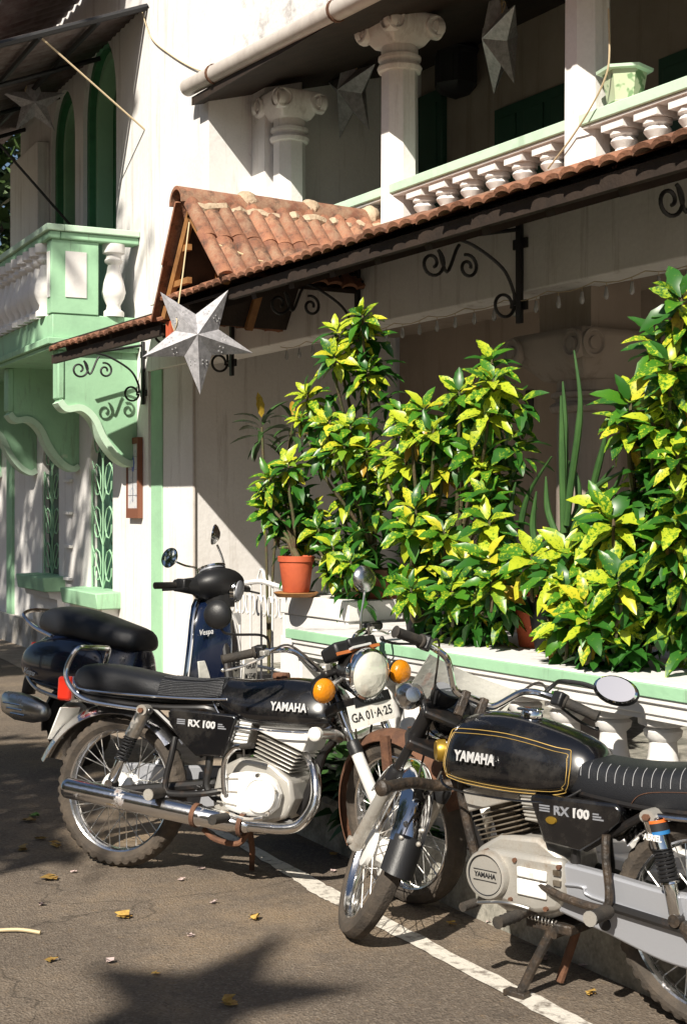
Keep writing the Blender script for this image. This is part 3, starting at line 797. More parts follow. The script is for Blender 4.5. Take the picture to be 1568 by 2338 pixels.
# white pier beyond the doors
y0, y1 = ywin(50, 114, 400)
gr(MB().b2((-.12, y0, base), (-.001, y1, 5.0)), "pier", "plaster", bevel=.01)
# lean-to awning of corrugated sheet over the balcony
zw, zo = gp(330, 14)[1], gp(0, 98, -1.15)[1]
aw_dir = Vector((-1.15, 0, zo - zw)); aw_y0 = gp(335, 14)[0] - .0
def awp(t, y, h=0): return Vector((aw_dir.x * t, y, zw + aw_dir.z * t + h))
m_ = MB(); lo_, nn = [], 160
for t in (0, 1.35):
    lo_.append([awp(t, .05 + i * .03, .012 * math.sin(i * math.pi / 2)) for i in range(nn)])
m_.add(lo_[0] + lo_[1], [(i, i + 1, nn + i + 1, nn + i) for i in range(nn - 1)])
aw = gr(m_, "awning_sheet", "tin", angle=80)
sol = aw.modifiers.new("thickness", 'SOLIDIFY'); sol.thickness = .004
MB().tube([awp(0, .03, -.03), awp(1.35, .03, -.03)], .028, 6).build("awning_beam", "iron", aw)
for t in (.35, .75, 1.2): MB().tube([awp(t, .03, -.05), awp(t, 4.8, -.05)], .024, 6).build("purlin", "iron", aw)
for y in (1.3, 2.6, 3.9): MB().tube([awp(0, y, -.08), awp(1.35, y, -.08)], .022, 6).build("rafter", "iron", aw)
yy, zz = gp(331, 296); MB().tube([awp(.72, .10, -.05), (0, max(yy, .05), zz)], .008, 6).build("strut", "cord", aw)
MB().tube([awp(.9, 1.9, -.05), (-.001, 2.1, 4.0)], .012, 6).build("strut", "iron", aw)
# a second red roof edge above the awning
m_ = MB(); nn = 90
lo_ = [[Vector((-.02 - t * .9, .35 + i * .04, zw + .62 - t * .42 + .02 * math.sin(i * math.pi / 2.5))) for i in range(nn)] for t in (0, 1)]
m_.add(lo_[0] + lo_[1], [(i, i + 1, nn + i + 1, nn + i) for i in range(nn - 1)])
rf = gr(m_, "roof_sheet", "tin", angle=80); sol = rf.modifiers.new("thickness", 'SOLIDIFY'); sol.thickness = .01
# ---------------------------------------------------------------- tiled name panel on the wall
ya_, yb_ = ywin(300, 327, 1090); z0, z1 = gp(313, 1183)[1], gp(313, 1000)[1]
sg = thing("wall_sign", "tall narrow tiled panel in a brown frame on the wall beside green stripe", "sign", GM @ Vector((-.03, (ya_ + yb_) / 2, z0)), (0, 0, GR))
h_ = z1 - z0; w_ = (yb_ - ya_) / 2
MB().b2((-.005, -w_ + .01, .02), (.028, w_ - .01, h_ - .02)).build("panel", "sign_tile", sg)
m_ = MB().b2((-.014, -w_, 0), (.0275, -w_ + .025, h_)).b2((-.014, w_ - .025, 0), (.0275, w_, h_)).b2((-.0135, -w_ + .025, 0), (.0275, w_ - .025, .08)).b2((-.0135, -w_ + .025, h_ - .05), (.0275, w_ - .025, h_))
m_.build("frame", "sign_frame", sg)
for i in range(1, 5): MB().b2((-.008, -w_ + .026, .08 + (h_ - .13) * i / 5), (-.0045, w_ - .026, .083 + (h_ - .13) * i / 5)).build("tile_joint", "letter_grey", sg)
MB().ball((-.005, 0, h_ * .67), (.006, .035, .065), 12, 8).build("motif", "sign_blue", sg)
MB().b2((-.008, -.006, h_ * .2), (-.004, .006, h_ * .6)).build("motif", "letter_grey", sg)
# ================================================================== two-wheelers
def tyre_mb(S, c, R0, wd, tread, seg=132, hub=.238):
    """tyre about the y axis at c; tread = depth of the blocks"""
    m = MB(S); loops = []; h = wd / 2
    for i in range(seg):
        a = 2 * math.pi * i / seg; cut = tread if (i % 3 == 0) else 0; cut2 = tread if ((i + 1) % 3 == 0) else 0
        pr = [(hub, -h * .62), (hub + (R0 - hub) * .35, -h * 1.0), (R0 - .026, -h * .98), (R0 - .011 - cut, -h * .82), (R0 - .003 - cut * .5, -h * .42), (R0, 0),
              (R0 - .003 - cut2 * .5, h * .42), (R0 - .011 - cut2, h * .82), (R0 - .026, h * .98), (hub + (R0 - hub) * .35, h * 1.0), (hub, h * .62), (hub - .004, 0)]
        loops.append([(c[0] + r * math.cos(a), c[1] + y, c[2] + r * math.sin(a)) for r, y in pr])
    m.loft(loops, closed=True); return m
def wheel(root, name, c, S, wd, spoke_rim=.229, tyre="tyre_dusty", tread=.005, drum=.075, drum_w=.10):
    w_ = tyre_mb(S, c, .30, wd, tread).build(name, tyre, root, angle=24)
    MB(S).ring([(.244, .026), (.240, .029), (.234, .026), (.228, .012), (.226, 0), (.228, -.012), (.234, -.026), (.240, -.029), (.244, -.026), (.236, -.012), (.235, 0), (.236, .012)], 64, c, (0, 1, 0)).build("rim", "chrome_worn", w_)
    m = MB(S)
    for i in range(36):
        a = 2 * math.pi * i / 36; b = a + R(34) * (1 if i % 4 < 2 else -1); sd = .035 * (1 if i % 2 else -1)
        m.tube([(c[0] + .06 * math.cos(b), c[1] + sd, c[2] + .06 * math.sin(b)), (c[0] + spoke_rim * math.cos(a), c[1] + sd * .1, c[2] + spoke_rim * math.sin(a))], .0021, 4)
    m.build("spokes", "chrome_dirty", w_, kind="stuff")
    MB(S).lathe([(.02, -drum_w * .62), (.03, -drum_w * .6), (drum * .9, -drum_w * .5), (drum, -drum_w * .42), (drum, -drum_w * .2), (.05, -drum_w * .15), (.05, drum_w * .3), (.065, drum_w * .35), (.065, drum_w * .5), (.02, drum_w * .55)], 28, c, (0, 1, 0)).build("hub", "alloy_bright", w_)
    return w_
def fender(S, c, r, a0, a1, wd, drop=.03, n=26, th=.003, flare=0):
    """mudguard: arched strip round a wheel"""
    m = MB(S); loops = []
    for i in range(n + 1):
        a = R(a0 + (a1 - a0) * i / n); rr = r + flare * (i / n) ** 3; lp = []
        for k in range(9):
            t = k / 8 * 2 - 1; lp.append((rr - drop * abs(t) ** 2.4, t * wd / 2))
        lp += [(q - th, y * .97) for q, y in lp[::-1]]
        loops.append([(c[0] + q * math.cos(a), c[1] + y, c[2] + q * math.sin(a)) for q, y in lp])
    return m.loft(loops)
def ringsec(x, zb, zt, hw, n=22, p=2.8, topn=.8):
    out = []
    for (a, b) in sell(1, 1, n, p):
        t = (b + 1) / 2; out.append((x, a * hw * (1 - (1 - topn) * max(0, t - .35) / .65), zb + (zt - zb) * t))
    return out
def coil(a, b, r, turns, wr, n=10, flat=1):
    a, b = Vector(a), Vector(b); d = b - a; z = d.normalized(); x = z.orthogonal().normalized(); y = z.cross(x); pts = []
    N = int(turns * n)
    for i in range(N + 1):
        t = i / N; q = 2 * math.pi * turns * t; pts.append(a + d * t + (x * math.cos(q) + y * math.sin(q)) * r)
    return MB().tube(pts, wr, 6)

def motorcycle(label, loc, rotz, lean, steer, V):
    root = thing("motorcycle", label, "motorcycle", loc, (R(lean), 0, 0), "black motorcycles parked beside the low wall")
    if V == "b": root.scale = (.975, .975, .975)
    root.rotation_mode = 'XYZ'; root.rotation_euler = (R(lean), 0, R(rotz))
    A = V == "a"
    I = Matrix()
    ax = Vector((-.454, 0, .891)) if A else Vector((-.547, 0, .837)); FA = Vector((.625 if A else .725, 0, .30)); S0 = Vector((.30, 0, .80))
    S = Matrix.Translation(S0) @ Matrix.Rotation(R(steer), 4, ax) @ Matrix.Translation(-S0)
    fk = lambda t, y=0, f=0: FA + ax * t + Vector((f * ax.z, y, -f * ax.x))
    LOW = {"frame", "fuel_tank", "tank_seam", "pinstripe", "fuel_cap", "cap_lock", "seat", "pleat", "seat_trim", "stitching", "seat_base", "grab_rail", "tail_lamp", "lamp_mount",
           "shock_absorber", "shock_eye", "side_cover", "air_box", "rib", "cover_lock", "badge_bar", "pillion_footrest_loop", "carburettor", "plug_lead", "oil_line", "spring", "shock_rod", "bolt"}
    D0, D1 = (.038, .108) if A else (.062, .088)
    RX = -.62 if A else -.555
    TX = 0 if A else -.03
    def zr(z, x=.1):
        t = min(1, max(0, (z - .48) / .22)); q = min(1, max(0, (x + .20) / .14)); q = q * q * (3 - 2 * q)
        return z - (D0 + (D1 - D0) * q) * t * t * (3 - 2 * t)
    def P(mb, name, m, par=root, **k):
        if name in LOW and not (name == "bolt" and mb.mx is not None):
            hold = name in ("seat", "pleat", "seat_trim", "stitching", "seat_base", "side_cover", "air_box", "rib", "cover_lock", "badge_bar")
            mb.v = [Vector((p.x, p.y, zr(p.z, min(p.x, -.3) if hold else p.x))) for p in mb.v]
        if name in ("fuel_tank", "tank_seam", "pinstripe", "fuel_cap", "cap_lock"): mb.v = [p + Vector((TX, 0, 0)) for p in mb.v]
        if not A and name in ("chain_case", "case_ridge", "axle_adjuster", "swing_arm"): mb.v = [Vector((p.x if p.x > -.3 else -.3 + (p.x + .3) * .80, p.y, p.z)) for p in mb.v]
        return mb.build(name, m, par, **k)
    metal = "chrome_worn" if A else "chrome"
    # wheels
    wheel(root, "rear_wheel", (RX, 0, .30), I, .088, tread=.010)
    fw = wheel(root, "front_wheel", tuple(FA), S, .070, tread=.002 if not A else .003, tyre="tyre_dusty")
    # mudguards
    rf_ = P(fender(I, (RX, 0, .30), .345, 40, 166, .13, .045, flare=.06), "rear_mudguard", "chrome_worn")
    if A:
        P(fender(S, tuple(FA), .338, 18, 205, .105, .035), "front_mudguard", "rust")
        for sy in (1, -1): P(MB(S).b2((.615, .06 * sy, .50), (.655, .075 * sy, .63)), "mudguard_stay", "rust")
    else:
        ff = P(fender(S, tuple(FA), .340, 38, 170, .115, .04), "front_mudguard", "chrome")
        P(fender(S, tuple(FA), .343, 166, 188, .112, .042, n=8, th=.005, flare=.015), "mud_flap", "black_plastic", ff)
        for aa in (160, 168):
            for sy in (-1, 1):
                a = R(aa); P(MB(S).ball((FA.x + .337 * math.cos(a), .03 * sy, .30 + .337 * math.sin(a)), .009, 8, 6), "bolt", "alloy", ff)
    # forks
    for sy in (1, -1):
        y = .088 * sy
        f_ = P(MB(S).tube([fk(-.03, y), fk(-.02, y), fk(.27, y), fk(.285, y)], [.012, .023, .0225, .024], 14), "fork_slider", "alloy_bright" if A else "alloy")
        P(MB(S).tube([fk(.28, y), fk(.315, y), fk(.33, y)], [.027, .027, .021], 14), "fork_seal", "black_plastic", f_)
        P(MB(S).tube([fk(.325, y), fk(.59, y)], .0165, 14), "fork_tube", "chrome" if A else "frame_black", f_)
        P(MB(S).tube([fk(.45, y), fk(.58, y)], .026, 14), "fork_cover", "black_paint" if A else "frame_black", f_)
        P(MB(S).cyl(fk(0, y * .7), fk(0, y * 1.38), .014), "axle_nut", "alloy", f_)
    P(MB(S).box(fk(.46, 0, -.02), (.10, .235, .035), Matrix.Rotation(R(-27), 4, 'Y')), "lower_yoke", "frame_black", bevel=.008)
    P(MB(S).box(fk(.585, 0, -.015), (.11, .235, .024), Matrix.Rotation(R(-27), 4, 'Y')), "upper_yoke", "frame_black", bevel=.008)
    # headlamp, indicators, dials
    hc = fk(.545, 0, .12) + Vector((0, 0, -.015))
    hd = Vector((1, 0, -.06)).normalized()
    hl = P(MB(S).lathe([(.0, -.12), (.05, -.115), (.075, -.08), (.088, -.02), (.09, .0)], 28, hc, hd), "headlamp", "black_paint")
    P(MB(S).ring([(.092, -.012), (.096, 0), (.094, .018), (.086, .024), (.084, .016), (.088, 0)], 32, hc, hd), "headlamp_ring", "chrome", hl)
    P(MB(S).lathe([(.086, .008), (.084, .02), (.07, .034), (.045, .044), (.02, .049), (0, .05)], 32, hc, hd), "headlamp_glass", "lamp_glass", hl)
    for sy in (1, -1):
        c = hc + Vector((-.03, (.185 if A else .15) * sy, -.03 if A else -.0))
        st = P(MB(S).cyl(hc + Vector((-.05, .08 * sy, -.01)), c, .010), "indicator_stalk", "chrome_dirty" if A else "frame_black")
        if A:
            P(MB(S).lathe([(.0, -.035), (.03, -.03), (.044, -.012), (.046, .0)], 20, c, hd), "indicator_shell", "black_plastic", st)
            P(MB(S).lathe([(.045, .0), (.045, .012), (.036, .028), (.02, .036), (0, .038)], 20, c, hd), "indicator_lens", "amber", st)
        else:
            P(MB(S).lathe([(.0, -.06), (.025, -.056), (.042, -.035), (.047, -.008), (.046, .012)], 20, c, hd), "indicator_shell", "bullet_chrome", st)
            P(MB(S).lathe([(.045, .012), (.03, .032), (0, .04)], 20, c, hd), "indicator_lens", "amber", st)
    if A:
        # twin dials in a padded striped box
        bx_ = fk(.645, 0, .075)
        Mx = Matrix.Rotation(R(-25), 4, 'Y')
        db = P(MB(S).box(bx_, (.10, .20, .055), Mx), "dial_box", "black_plastic", bevel=.012)
        P(MB(S).box(bx_ + Vector((.030, 0, .028)), (.05, .085, .03), Mx), "dial_hood", "black_plastic", db, bevel=.008)
        P(MB(S).box(bx_ + Vector((.050, .0, .003)), (.008, .202, .012), Mx), "stripe", "orange_line", db)
        P(MB(S).box(bx_ + Vector((.056, .0, .012)), (.04, .088, .008), Mx), "stripe", "letter_silver", db)
    else:
        for sy in (1, -1):
            c = fk(.63, .055 * sy, .05)
            d_ = P(MB(S).lathe([(0, -.05), (.035, -.048), (.045, -.02), (.046, .01), (.042, .014)], 20, c, (-.5, 0, .86)), "dial", "black_plastic")
            P(MB(S).lathe([(.041, .0145), (0, .016)], 20, c, (-.5, 0, .86)), "dial_face", "letter_grey", d_)
        # bent clear flyscreen with old stickers
        vz = MB(S); g0 = fk(.54, 0, .14); loops = []
        for i in range(9):
            yy = (i - 4) / 4 * .17; bow = -.06 * (yy / .17) ** 2
            loops.append([(g0.x + bow, yy, g0.z - .04), (g0.x + bow + .004, yy, g0.z - .04), (g0.x + bow - .084, yy * .92, g0.z + .12), (g0.x + bow - .088, yy * .92, g0.z + .12)])
        vz.loft(loops); sc_ = P(vz, "flyscreen", "clear_lens")
        for (yy, zz, ww, hh_, mm) in ((-.06, .06, .08, .05, "paper_white"), (.04, .09, .07, .06, "letter_grey"), (.0, .02, .05, .03, "sticker_blue"), (-.11, .03, .05, .06, "paper_white"), (.10, .05, .05, .05, "sticker_orange")):
            b_ = -.06 * (yy / .17) ** 2
            P(MB(S).box((g0.x + b_ - .046 - (zz - .06) * .42, yy, g0.z + zz), (.003, ww, hh_), Matrix.Rotation(R(-23), 4, 'Y')), "sticker", mm, sc_)
    SB = (S if A else Matrix.Translation(S0) @ Matrix.Rotation(R(-46), 4, ax) @ Matrix.Translation(-S0)) @ Matrix.Translation((.03, 0, -.09) if A else (.0, 0, -.075)) @ Matrix.Diagonal((1, 1 if A else .90, 1, 1))
    # handlebar
    hb = [(.262, 0, .925), (.262, .055, .925), (.258, .085, .938), (.235, .135, .995), (.218, .165, 1.012), (.205, .21, 1.02), (.155, .28, 1.018)]
    path = [(x, -y, z) for x, y, z in hb[:0:-1]] + hb
    bar = P(MB(SB).tube(cat(path, 5), .0115, 10), "handlebar", "chrome_worn" if A else "chrome")
    for sy in (1, -1):
        P(MB(SB).b2((.245, .035 * sy - .014, .86), (.28, .035 * sy + .014, .943)), "bar_clamp", "alloy" if A else "greasy", bar, bevel=.004)
        g0, g1 = Vector((.158, .275 * sy, 1.018)), Vector((.098, .385 * sy, 1.006)); gd = (g1 - g0)
        pts = [g0 + gd * t for t in (0, .02, .06, .08, .5, .97, .98, 1.0)]
        P(MB(SB).tube(pts, [.024, .024, .022, .017, .0165, .0165, .020, .016], 14), "grip", "rubber", bar)
        gm = g0 - gd * .16
        P(MB(SB).box(gm, (.042, .04, .046), Matrix.Rotation(R(-27 * sy), 4, 'Z')), "switch_housing", "black_plastic", bar, bevel=.006)
        lv = cat([gm + Vector((.03, 0, -.004)), gm + Vector((.055, .03 * sy, -.012)), g0 + gd * .5 + Vector((.055, .02 * sy, -.028)), g1 + Vector((.045, .01 * sy, -.032)), g1 + Vector((.04, .025 * sy, -.03))], 4)
        lvp = P(MB(SB).tube(lv, .0055, 8, flat=.7), "lever", "chrome_dirty" if A else "black_plastic", bar)
        P(MB(SB).ball(lv[-1], .008, 8, 6), "lever_tip", "chrome_dirty" if A else "black_plastic", lvp)
        P(MB(SB).box(gm + Vector((.025, 0, -.004)), (.03, .03, .022)), "lever_perch", "alloy" if A else "greasy", bar, bevel=.004)
        # cables from the levers into the steering head
        cb = cat([gm + Vector((.04, -.02 * sy, 0)), gm + Vector((.10, -.07 * sy, .015 if A else .03)), fk(.66, .10 * sy, .04), fk(.52, .05 * sy, .03), fk(.40, .03 * sy, -.05)], 7)
        P(MB(SB).tube(cb, .0042, 6), "cable", "rubber", bar)
    if A:
        # right mirror, round and black-backed, left mirror seen edge-on
        st = cat([(.195, -.235, 1.03), (.195, -.24, 1.065), (.188, -.27, 1.085), (.165, -.36, 1.10), (.15, -.40, 1.115), (.145, -.41, 1.15)], 5)
        mr = P(MB(SB).tube(st, .0048, 8), "mirror", "frame_black")
        P(MB(SB).lathe([(.0, .022), (.03, .018), (.048, .006), (.053, -.006), (.050, -.010)], 26, (.143, -.415, 1.18), (.62, -.72, .14)), "mirror_shell", "black_plastic", mr)
        P(MB(SB).lathe([(.049, -.0105), (.0, -.011)], 26, (.143, -.415, 1.18), (.62, -.72, .14)), "mirror_glass", "mirror_glass", mr)
        st = cat([(.205, .20, 1.03), (.205, .205, 1.07), (.19, .235, 1.12), (.185, .255, 1.17)], 5)
        mr = P(MB(SB).tube(st, .0048, 8), "mirror", "chrome_dirty")
        P(MB(SB).lathe([(.0, .02), (.03, .016), (.048, .005), (.053, -.006), (.050, -.010)], 26, (.18, .265, 1.215), (.97, -.12, .10)), "mirror_shell", "bullet_chrome", mr)
    else:
        st = cat([(.205, -.215, 1.03), (.21, -.235, 1.06), (.235, -.265, 1.085), (.205, -.33, 1.10), (.185, -.37, 1.10)], 5)
        mr = P(MB(SB).tube(st, .0075, 8), "mirror", "black_plastic")
        wn_ = Vector((-.66, -.63, .40)); nl_ = ((Matrix.Rotation(R(rotz), 3, 'Z') @ SB.to_3x3()).inverted() @ wn_).normalized()
        yh = Vector((0, 0, 1)) - nl_ * nl_.z; xh = yh.cross(nl_)
        Mm = basis((.165, -.44, 1.115), xh, yh)
        P(MB(SB).add([p for p in MB().ball((0, 0, 0), (.082, .048, .022), 24, 10).v], MB().ball((0, 0, 0), (.082, .048, .022), 24, 10).f, Mm), "mirror_shell", "black_plastic", mr)
        lens = MB(SB); pr = [(0.076 * math.cos(2 * math.pi * k / 28), .043 * math.sin(2 * math.pi * k / 28), .0165) for k in range(28)]
        Mn = Mm.copy()
        zd = (Mn.to_3x3() @ Vector((0, 0, 1)))
        sgn = 1 if zd.dot(nl_) > 0 else -1
        lens.add([(a, b, c * sgn) for a, b, c in pr] + [(a * .9, b * .9, .0225 * sgn) for a, b, c in pr], [(i, (i + 1) % 28, 28 + (i + 1) % 28, 28 + i) for i in range(28)] + [tuple(range(28, 56))], Mn)
        P(lens, "mirror_glass", "mirror_glass", mr)
    # frame
    fr = MB()
    fr.cyl((.335, 0, .755), (.275, 0, .875), .03)
    fr.tube(cat([(.33, 0, .77), (.31, 0, .66), (.23, 0, .40), (.18, 0, .28)], 5), .019, 10)
    fr.tube(cat([(.29, 0, .83), (.10, 0, .755), (-.16, 0, .70), (-.24, 0, .66)], 5), .024, 10)
    for sy in (1, -1):
        fr.tube(cat([(-.14, .05 * sy, .70), (-.20, .09 * sy, .69), (-.45, .105 * sy, .68), (-.80, .10 * sy, .70)], 5), .013, 8)
        fr.tube(cat([(-.16, .06 * sy, .66), (-.17, .09 * sy, .45), (-.14, .09 * sy, .32), (.18, .05 * sy, .25)], 5), .015, 8)
        fr.tube([(-.43, .10 * sy, .675), (-.20, .09 * sy, .47)], .013, 8)
        fr.tube([(-.14, .075 * sy, .37), (RX, .105 * sy, .30)], .019, 8)
    P(fr, "frame", "frame_black")
    # tank
    ZK = 1 if A else 1.22
    stn = [(-.20, .742, .782, .05), (-.18, .725, .81, .083), (-.13, .706, .845, .108), (-.04, .695, .872, .124), (.06, .69, .890, .135), (.16, .69, .896, .139), (.25, .692, .890, .136), (.315, .702, .872, .124), (.345, .72, .845, .10), (.357, .745, .81, .06)]
    stn = [(x, .80 + (a - .80) * ZK, .80 + (b - .80) * ZK, h * (1 if A else 1.05)) for x, a, b, h in stn]
    tk = P(MB().loft([ringsec(x, a, b, h, 26, 3.0, .62) for x, a, b, h in stn]), "fuel_tank", "black_paint", angle=60)
    ts = tk.modifiers.new("smooth", 'SUBSURF'); ts.levels = 1; ts.render_levels = 1
    for sy in (1, -1):
        P(MB().tube(cat([(x, h * sy * 1.0, a + .006) for x, a, b, h in stn[1:9]], 4), .0045, 6), "tank_seam", metal if A else "black_paint", tk)
        me = text_mesh("lettering", "YAMAHA", .044, "letter_silver", .0025, sx=.80, bold=.0012, space=1.04)
        link("lettering", me, tk, mw=basis((.185 + TX, sy * (.1355 if A else .143), zr(.785)), (-sy, .0, 0), (0, -.10 * sy, 1)) @ Matrix.Translation((0, 0, .003)))
        if not A:
            # pinstripe that follows the side of the tank
            for inset, rr in ((0, .0014), (.009, .0009)):
                pts = []
                loop = [(-.115 + inset, .728 + inset), (-.13 + inset, .752), (-.122 + inset, .808 - inset), (-.09, .828 - inset), (.10, .852 - inset), (.29 - inset, .848 - inset), (.318 - inset, .825), (.318 - inset, .745), (.295 - inset, .722 + inset), (.10, .714 + inset), (-.09, .720 + inset)]
                for q in cat([(a, 0, .80 + (b - .80) * ZK) for a, b in loop], 6, closed=True):
                    x, z = q.x, q.z
                    for i in range(len(stn) - 1):
                        if stn[i][0] <= x <= stn[i + 1][0]:
                            t = (x - stn[i][0]) / (stn[i + 1][0] - stn[i][0]); zb = stn[i][1] * (1 - t) + stn[i + 1][1] * t; zt = stn[i][2] * (1 - t) + stn[i + 1][2] * t; hw = stn[i][3] * (1 - t) + stn[i + 1][3] * t
                    tt = min(1, max(0, (z - zb) / (zt - zb))); bb = abs(2 * tt - 1)
                    yy = hw * (max(0, 1 - bb ** 3.0)) ** (1 / 3.0) * (1 - .38 * max(0, tt - .35) / .65)
                    pts.append((x, sy * (yy + .0005), z))
                P(MB().tube(pts, rr, 5, closed=True), "pinstripe", "gold_line", tk)
    P(MB().lathe([(.0, .0), (.034, .0), (.034, .012), (.030, .020), (.0, .022)], 20, (.075, 0, .80 + .088 * ZK), (-.06, 0, 1)), "fuel_cap", "rust" if A else "chrome", tk)
    if not A:
        P(MB().b2((.04, -.018, .925), (.12, .018, .934)), "cap_lock", "chrome", tk, bevel=.004)
    # seat
    sst = [(-.835, .735, .80, .085), (-.81, .715, .832, .108), (-.72, .705, .838, .118), (-.58, .70, .826, .122), (-.46, .70, .806, .122), (-.34, .70, .795, .118), (-.22, .702, .797, .108), (-.145, .712, .808, .098), (-.11, .725, .805, .08)]
    if not A: sst = [(x, a - .045, b - .008, h) for x, a, b, h in sst]
    seat = P(MB().loft([ringsec(x, a, b, h, 24, 3.2, .86) for x, a, b, h in sst]), "seat", "seat_vinyl", angle=60)
    ts = seat.modifiers.new("smooth", 'SUBSURF'); ts.levels = 1; ts.render_levels = 1
    def seat_top(x, y):
        for i in range(len(sst) - 1):
            if sst[i][0] <= x <= sst[i + 1][0]:
                t = (x - sst[i][0]) / (sst[i + 1][0] - sst[i][0]); zb = sst[i][1] * (1 - t) + sst[i + 1][1] * t; zt = sst[i][2] * (1 - t) + sst[i + 1][2] * t; hw = sst[i][3] * (1 - t) + sst[i + 1][3] * t
        f = lambda tt: hw * (max(0, 1 - abs(2 * tt - 1) ** 3.2)) ** (1 / 3.2) * (1 - .14 * max(0, tt - .35) / .65)
        return zb, zt, hw, f
    if A:
        for k in range(11):                                    # long pleats at the front of the seat
            tt = .20 + .065 * k
            for sy in (-1, 1):
                pts = []
                for x in [-.40 + .03 * i for i in range(10)]:
                    zb, zt, hw, f = seat_top(x, 0); pts.append((x, sy * (f(tt) + .001), zb + (zt - zb) * tt))
                P(MB().tube(pts, .0038, 6), "pleat", "seat_vinyl", seat)
        for k in range(6):
            yy = -.075 + .03 * k; pts = []
            for x in [-.40 + .03 * i for i in range(10)]:
                zb, zt, hw, f = seat_top(x, 0); pts.append((x, yy, zt - (abs(yy) / hw) ** 4 * .02 + .0))
            P(MB().tube(pts, .004, 6), "pleat", "seat_vinyl", seat)
        for sy in (1, -1):                                     # bright rail round the foot of the seat
            pts = [(-.10, .10 * sy, .728), (-.25, .114 * sy, .722), (-.50, .126 * sy, .722), (-.74, .122 * sy, .728), (-.80, .112 * sy, .745), (-.825, .09 * sy, .775)]
            P(MB().tube(cat(pts, 4), .0055, 8), "seat_trim", "chrome", seat)
    else:
        for k in range(17):                                    # cross stitching on the pillion
            x = -.155 - k * .030
            zb, zt, hw, f = seat_top(x, 0)
            for sy in (1, -1):
                pts = [(x - .012 * (.9 - tt) * 2, sy * (f(tt) + .0002), zb + (zt - zb) * tt) for tt in (.62, .70, .78, .85, .91, .955)]
                P(MB().tube(pts, .0011, 4), "stitching", "stitch", seat)
        pts = []
        for i, x in enumerate([-.36, -.375, -.40, -.45, -.55, -.65, -.75]):
            zb, zt, hw, f = seat_top(x, 0); tt = (.12, .30, .46, .54, .56, .55, .5)[i]; pts.append((x, f(tt) + .0002, zb + (zt - zb) * tt))
        P(MB().tube(cat(pts, 4), .0012, 4), "stitching", "rust", seat)
    P(MB().b2((-.80, -.09, .70), (-.14, .09, .722)), "seat_base", "black_plastic", seat)
    # grab rail, tail lamp, number plate
    gr_ = cat([(-.42, -.135, .665), (-.55, -.140, .672), (-.72, -.140, .69), (-.80, -.138, .735), (-.835, -.13, .80), (-.805, -.11, .885), (-.785, -.05, .895), (-.785, .05, .895), (-.805, .11, .885), (-.835, .13, .80), (-.80, .138, .735), (-.72, .140, .69), (-.55, .140, .672), (-.42, .135, .665)], 5)
    P(MB().tube(gr_, .0105, 10), "grab_rail", "chrome_worn")
    tl = P(MB().b2((-.925, -.065, .675), (-.86, .065, .775)), "tail_lamp", "red_lens", bevel=.012)
    P(MB().b2((-.868, -.05, .67), (-.83, .05, .76)), "lamp_mount", "chrome_dirty", tl, bevel=.005)
    P(MB().box((-.925, 0, .545), (.006, .13, .14), Matrix.Rotation(R(22), 4, 'Y')), "rear_number_plate", "plate_white")
    # shock absorbers
    for sy in (1, -1):
        a = Vector((-.445, .135 * sy, .665)); b = Vector((RX + .04 if A else -.525, .138 * sy, .335)); d = b - a; q = lambda t: a + d * t
        sh = P(MB().tube([q(.02), q(.045), q(.05), q(.40), q(.41)], [.022, .024, .029, .029, .026], 18), "shock_absorber", "chrome_dirty" if A else "chrome")
        P(MB().cyl(a - Vector((0, .022 * sy, 0)), a + Vector((0, .026 * sy, 0)), .024), "shock_eye", "alloy", sh)
        P(MB().cyl(a + Vector((0, .026 * sy, 0)), a + Vector((0, .036 * sy, 0)), .012, n=6), "bolt", "rust", sh)
        P(MB().cyl(q(.4), q(.95), .009), "shock_rod", "chrome", sh)
        P(coil(q(.40), q(.70), .024, 8 if A else 9, .0048), "spring", "black_plastic", sh)
        P(MB().tube([q(.695), q(.71), q(.72), q(.95), q(.97)], [.027, .028, .020, .020, .016], 16), "shock_body", "chrome", sh)
        P(MB().cyl(b - Vector((0, .03 * sy, 0)), b + Vector((0, .02 * sy, 0)), .018), "shock_eye", "greasy", sh)
        if not A and sy == 1:
            Ms = lambda t0, t1, m, nm: P(MB().tube([q(t0), q(t1)], .0296, 18, caps=False), nm, m, sh)
            Ms(.20, .225, "sticker_orange", "sticker"); Ms(.225, .29, "ink_black", "sticker"); Ms(.29, .32, "sticker_blue", "sticker")
            zd = -d.normalized(); out = Vector((.10, .99, 0)); xdir = zd.cross(out)
            me = text_mesh("lettering", "ABRIEL", .024, "paper_white", .001, bold=.0006, sx=.75)
            xd = out.cross(zd).normalized()
            qq = q(.257); qq.z = zr(qq.z, qq.x); M0 = basis(qq + Vector((0, .0305, 0)), (-1, 0, 0), zd)
            link("lettering", me, sh, mw=M0)
    # side covers with the badge, ribbed air box
    for sy in (1, -1):
        poly = [(-.345, .665), (-.325, .682), (-.045, .672), (-.035, .655), (-.07, .52), (-.085, .475), (-.21, .470), (-.285, .53), (-.335, .61)]
        F = lambda a, b, h: (a, sy * h, b)
        sc_ = P(MB().prism(poly, .06, .132, F), "side_cover", "black_paint", bevel=.014)
        me = text_mesh("lettering", "RX", .036, "letter_grey" if not A else "letter_silver", .0015, bold=.0012, sx=1.1)
        bx0 = Vector((-.185, sy * .1335, zr(.622, -.175))); xd = Vector((-sy, 0, .02 * sy)); up = (0, 0, 1)
        Mb = basis(bx0, xd, up)
        link("lettering", me, sc_, mw=Mb @ Matrix.Translation((-.037, 0, 0)))
        me = text_mesh("lettering", "100", .037, "letter_silver", .0015, bold=.0014, sx=1.1)
        link("lettering", me, sc_, mw=Mb @ Matrix.Translation((.028, 0, 0)))
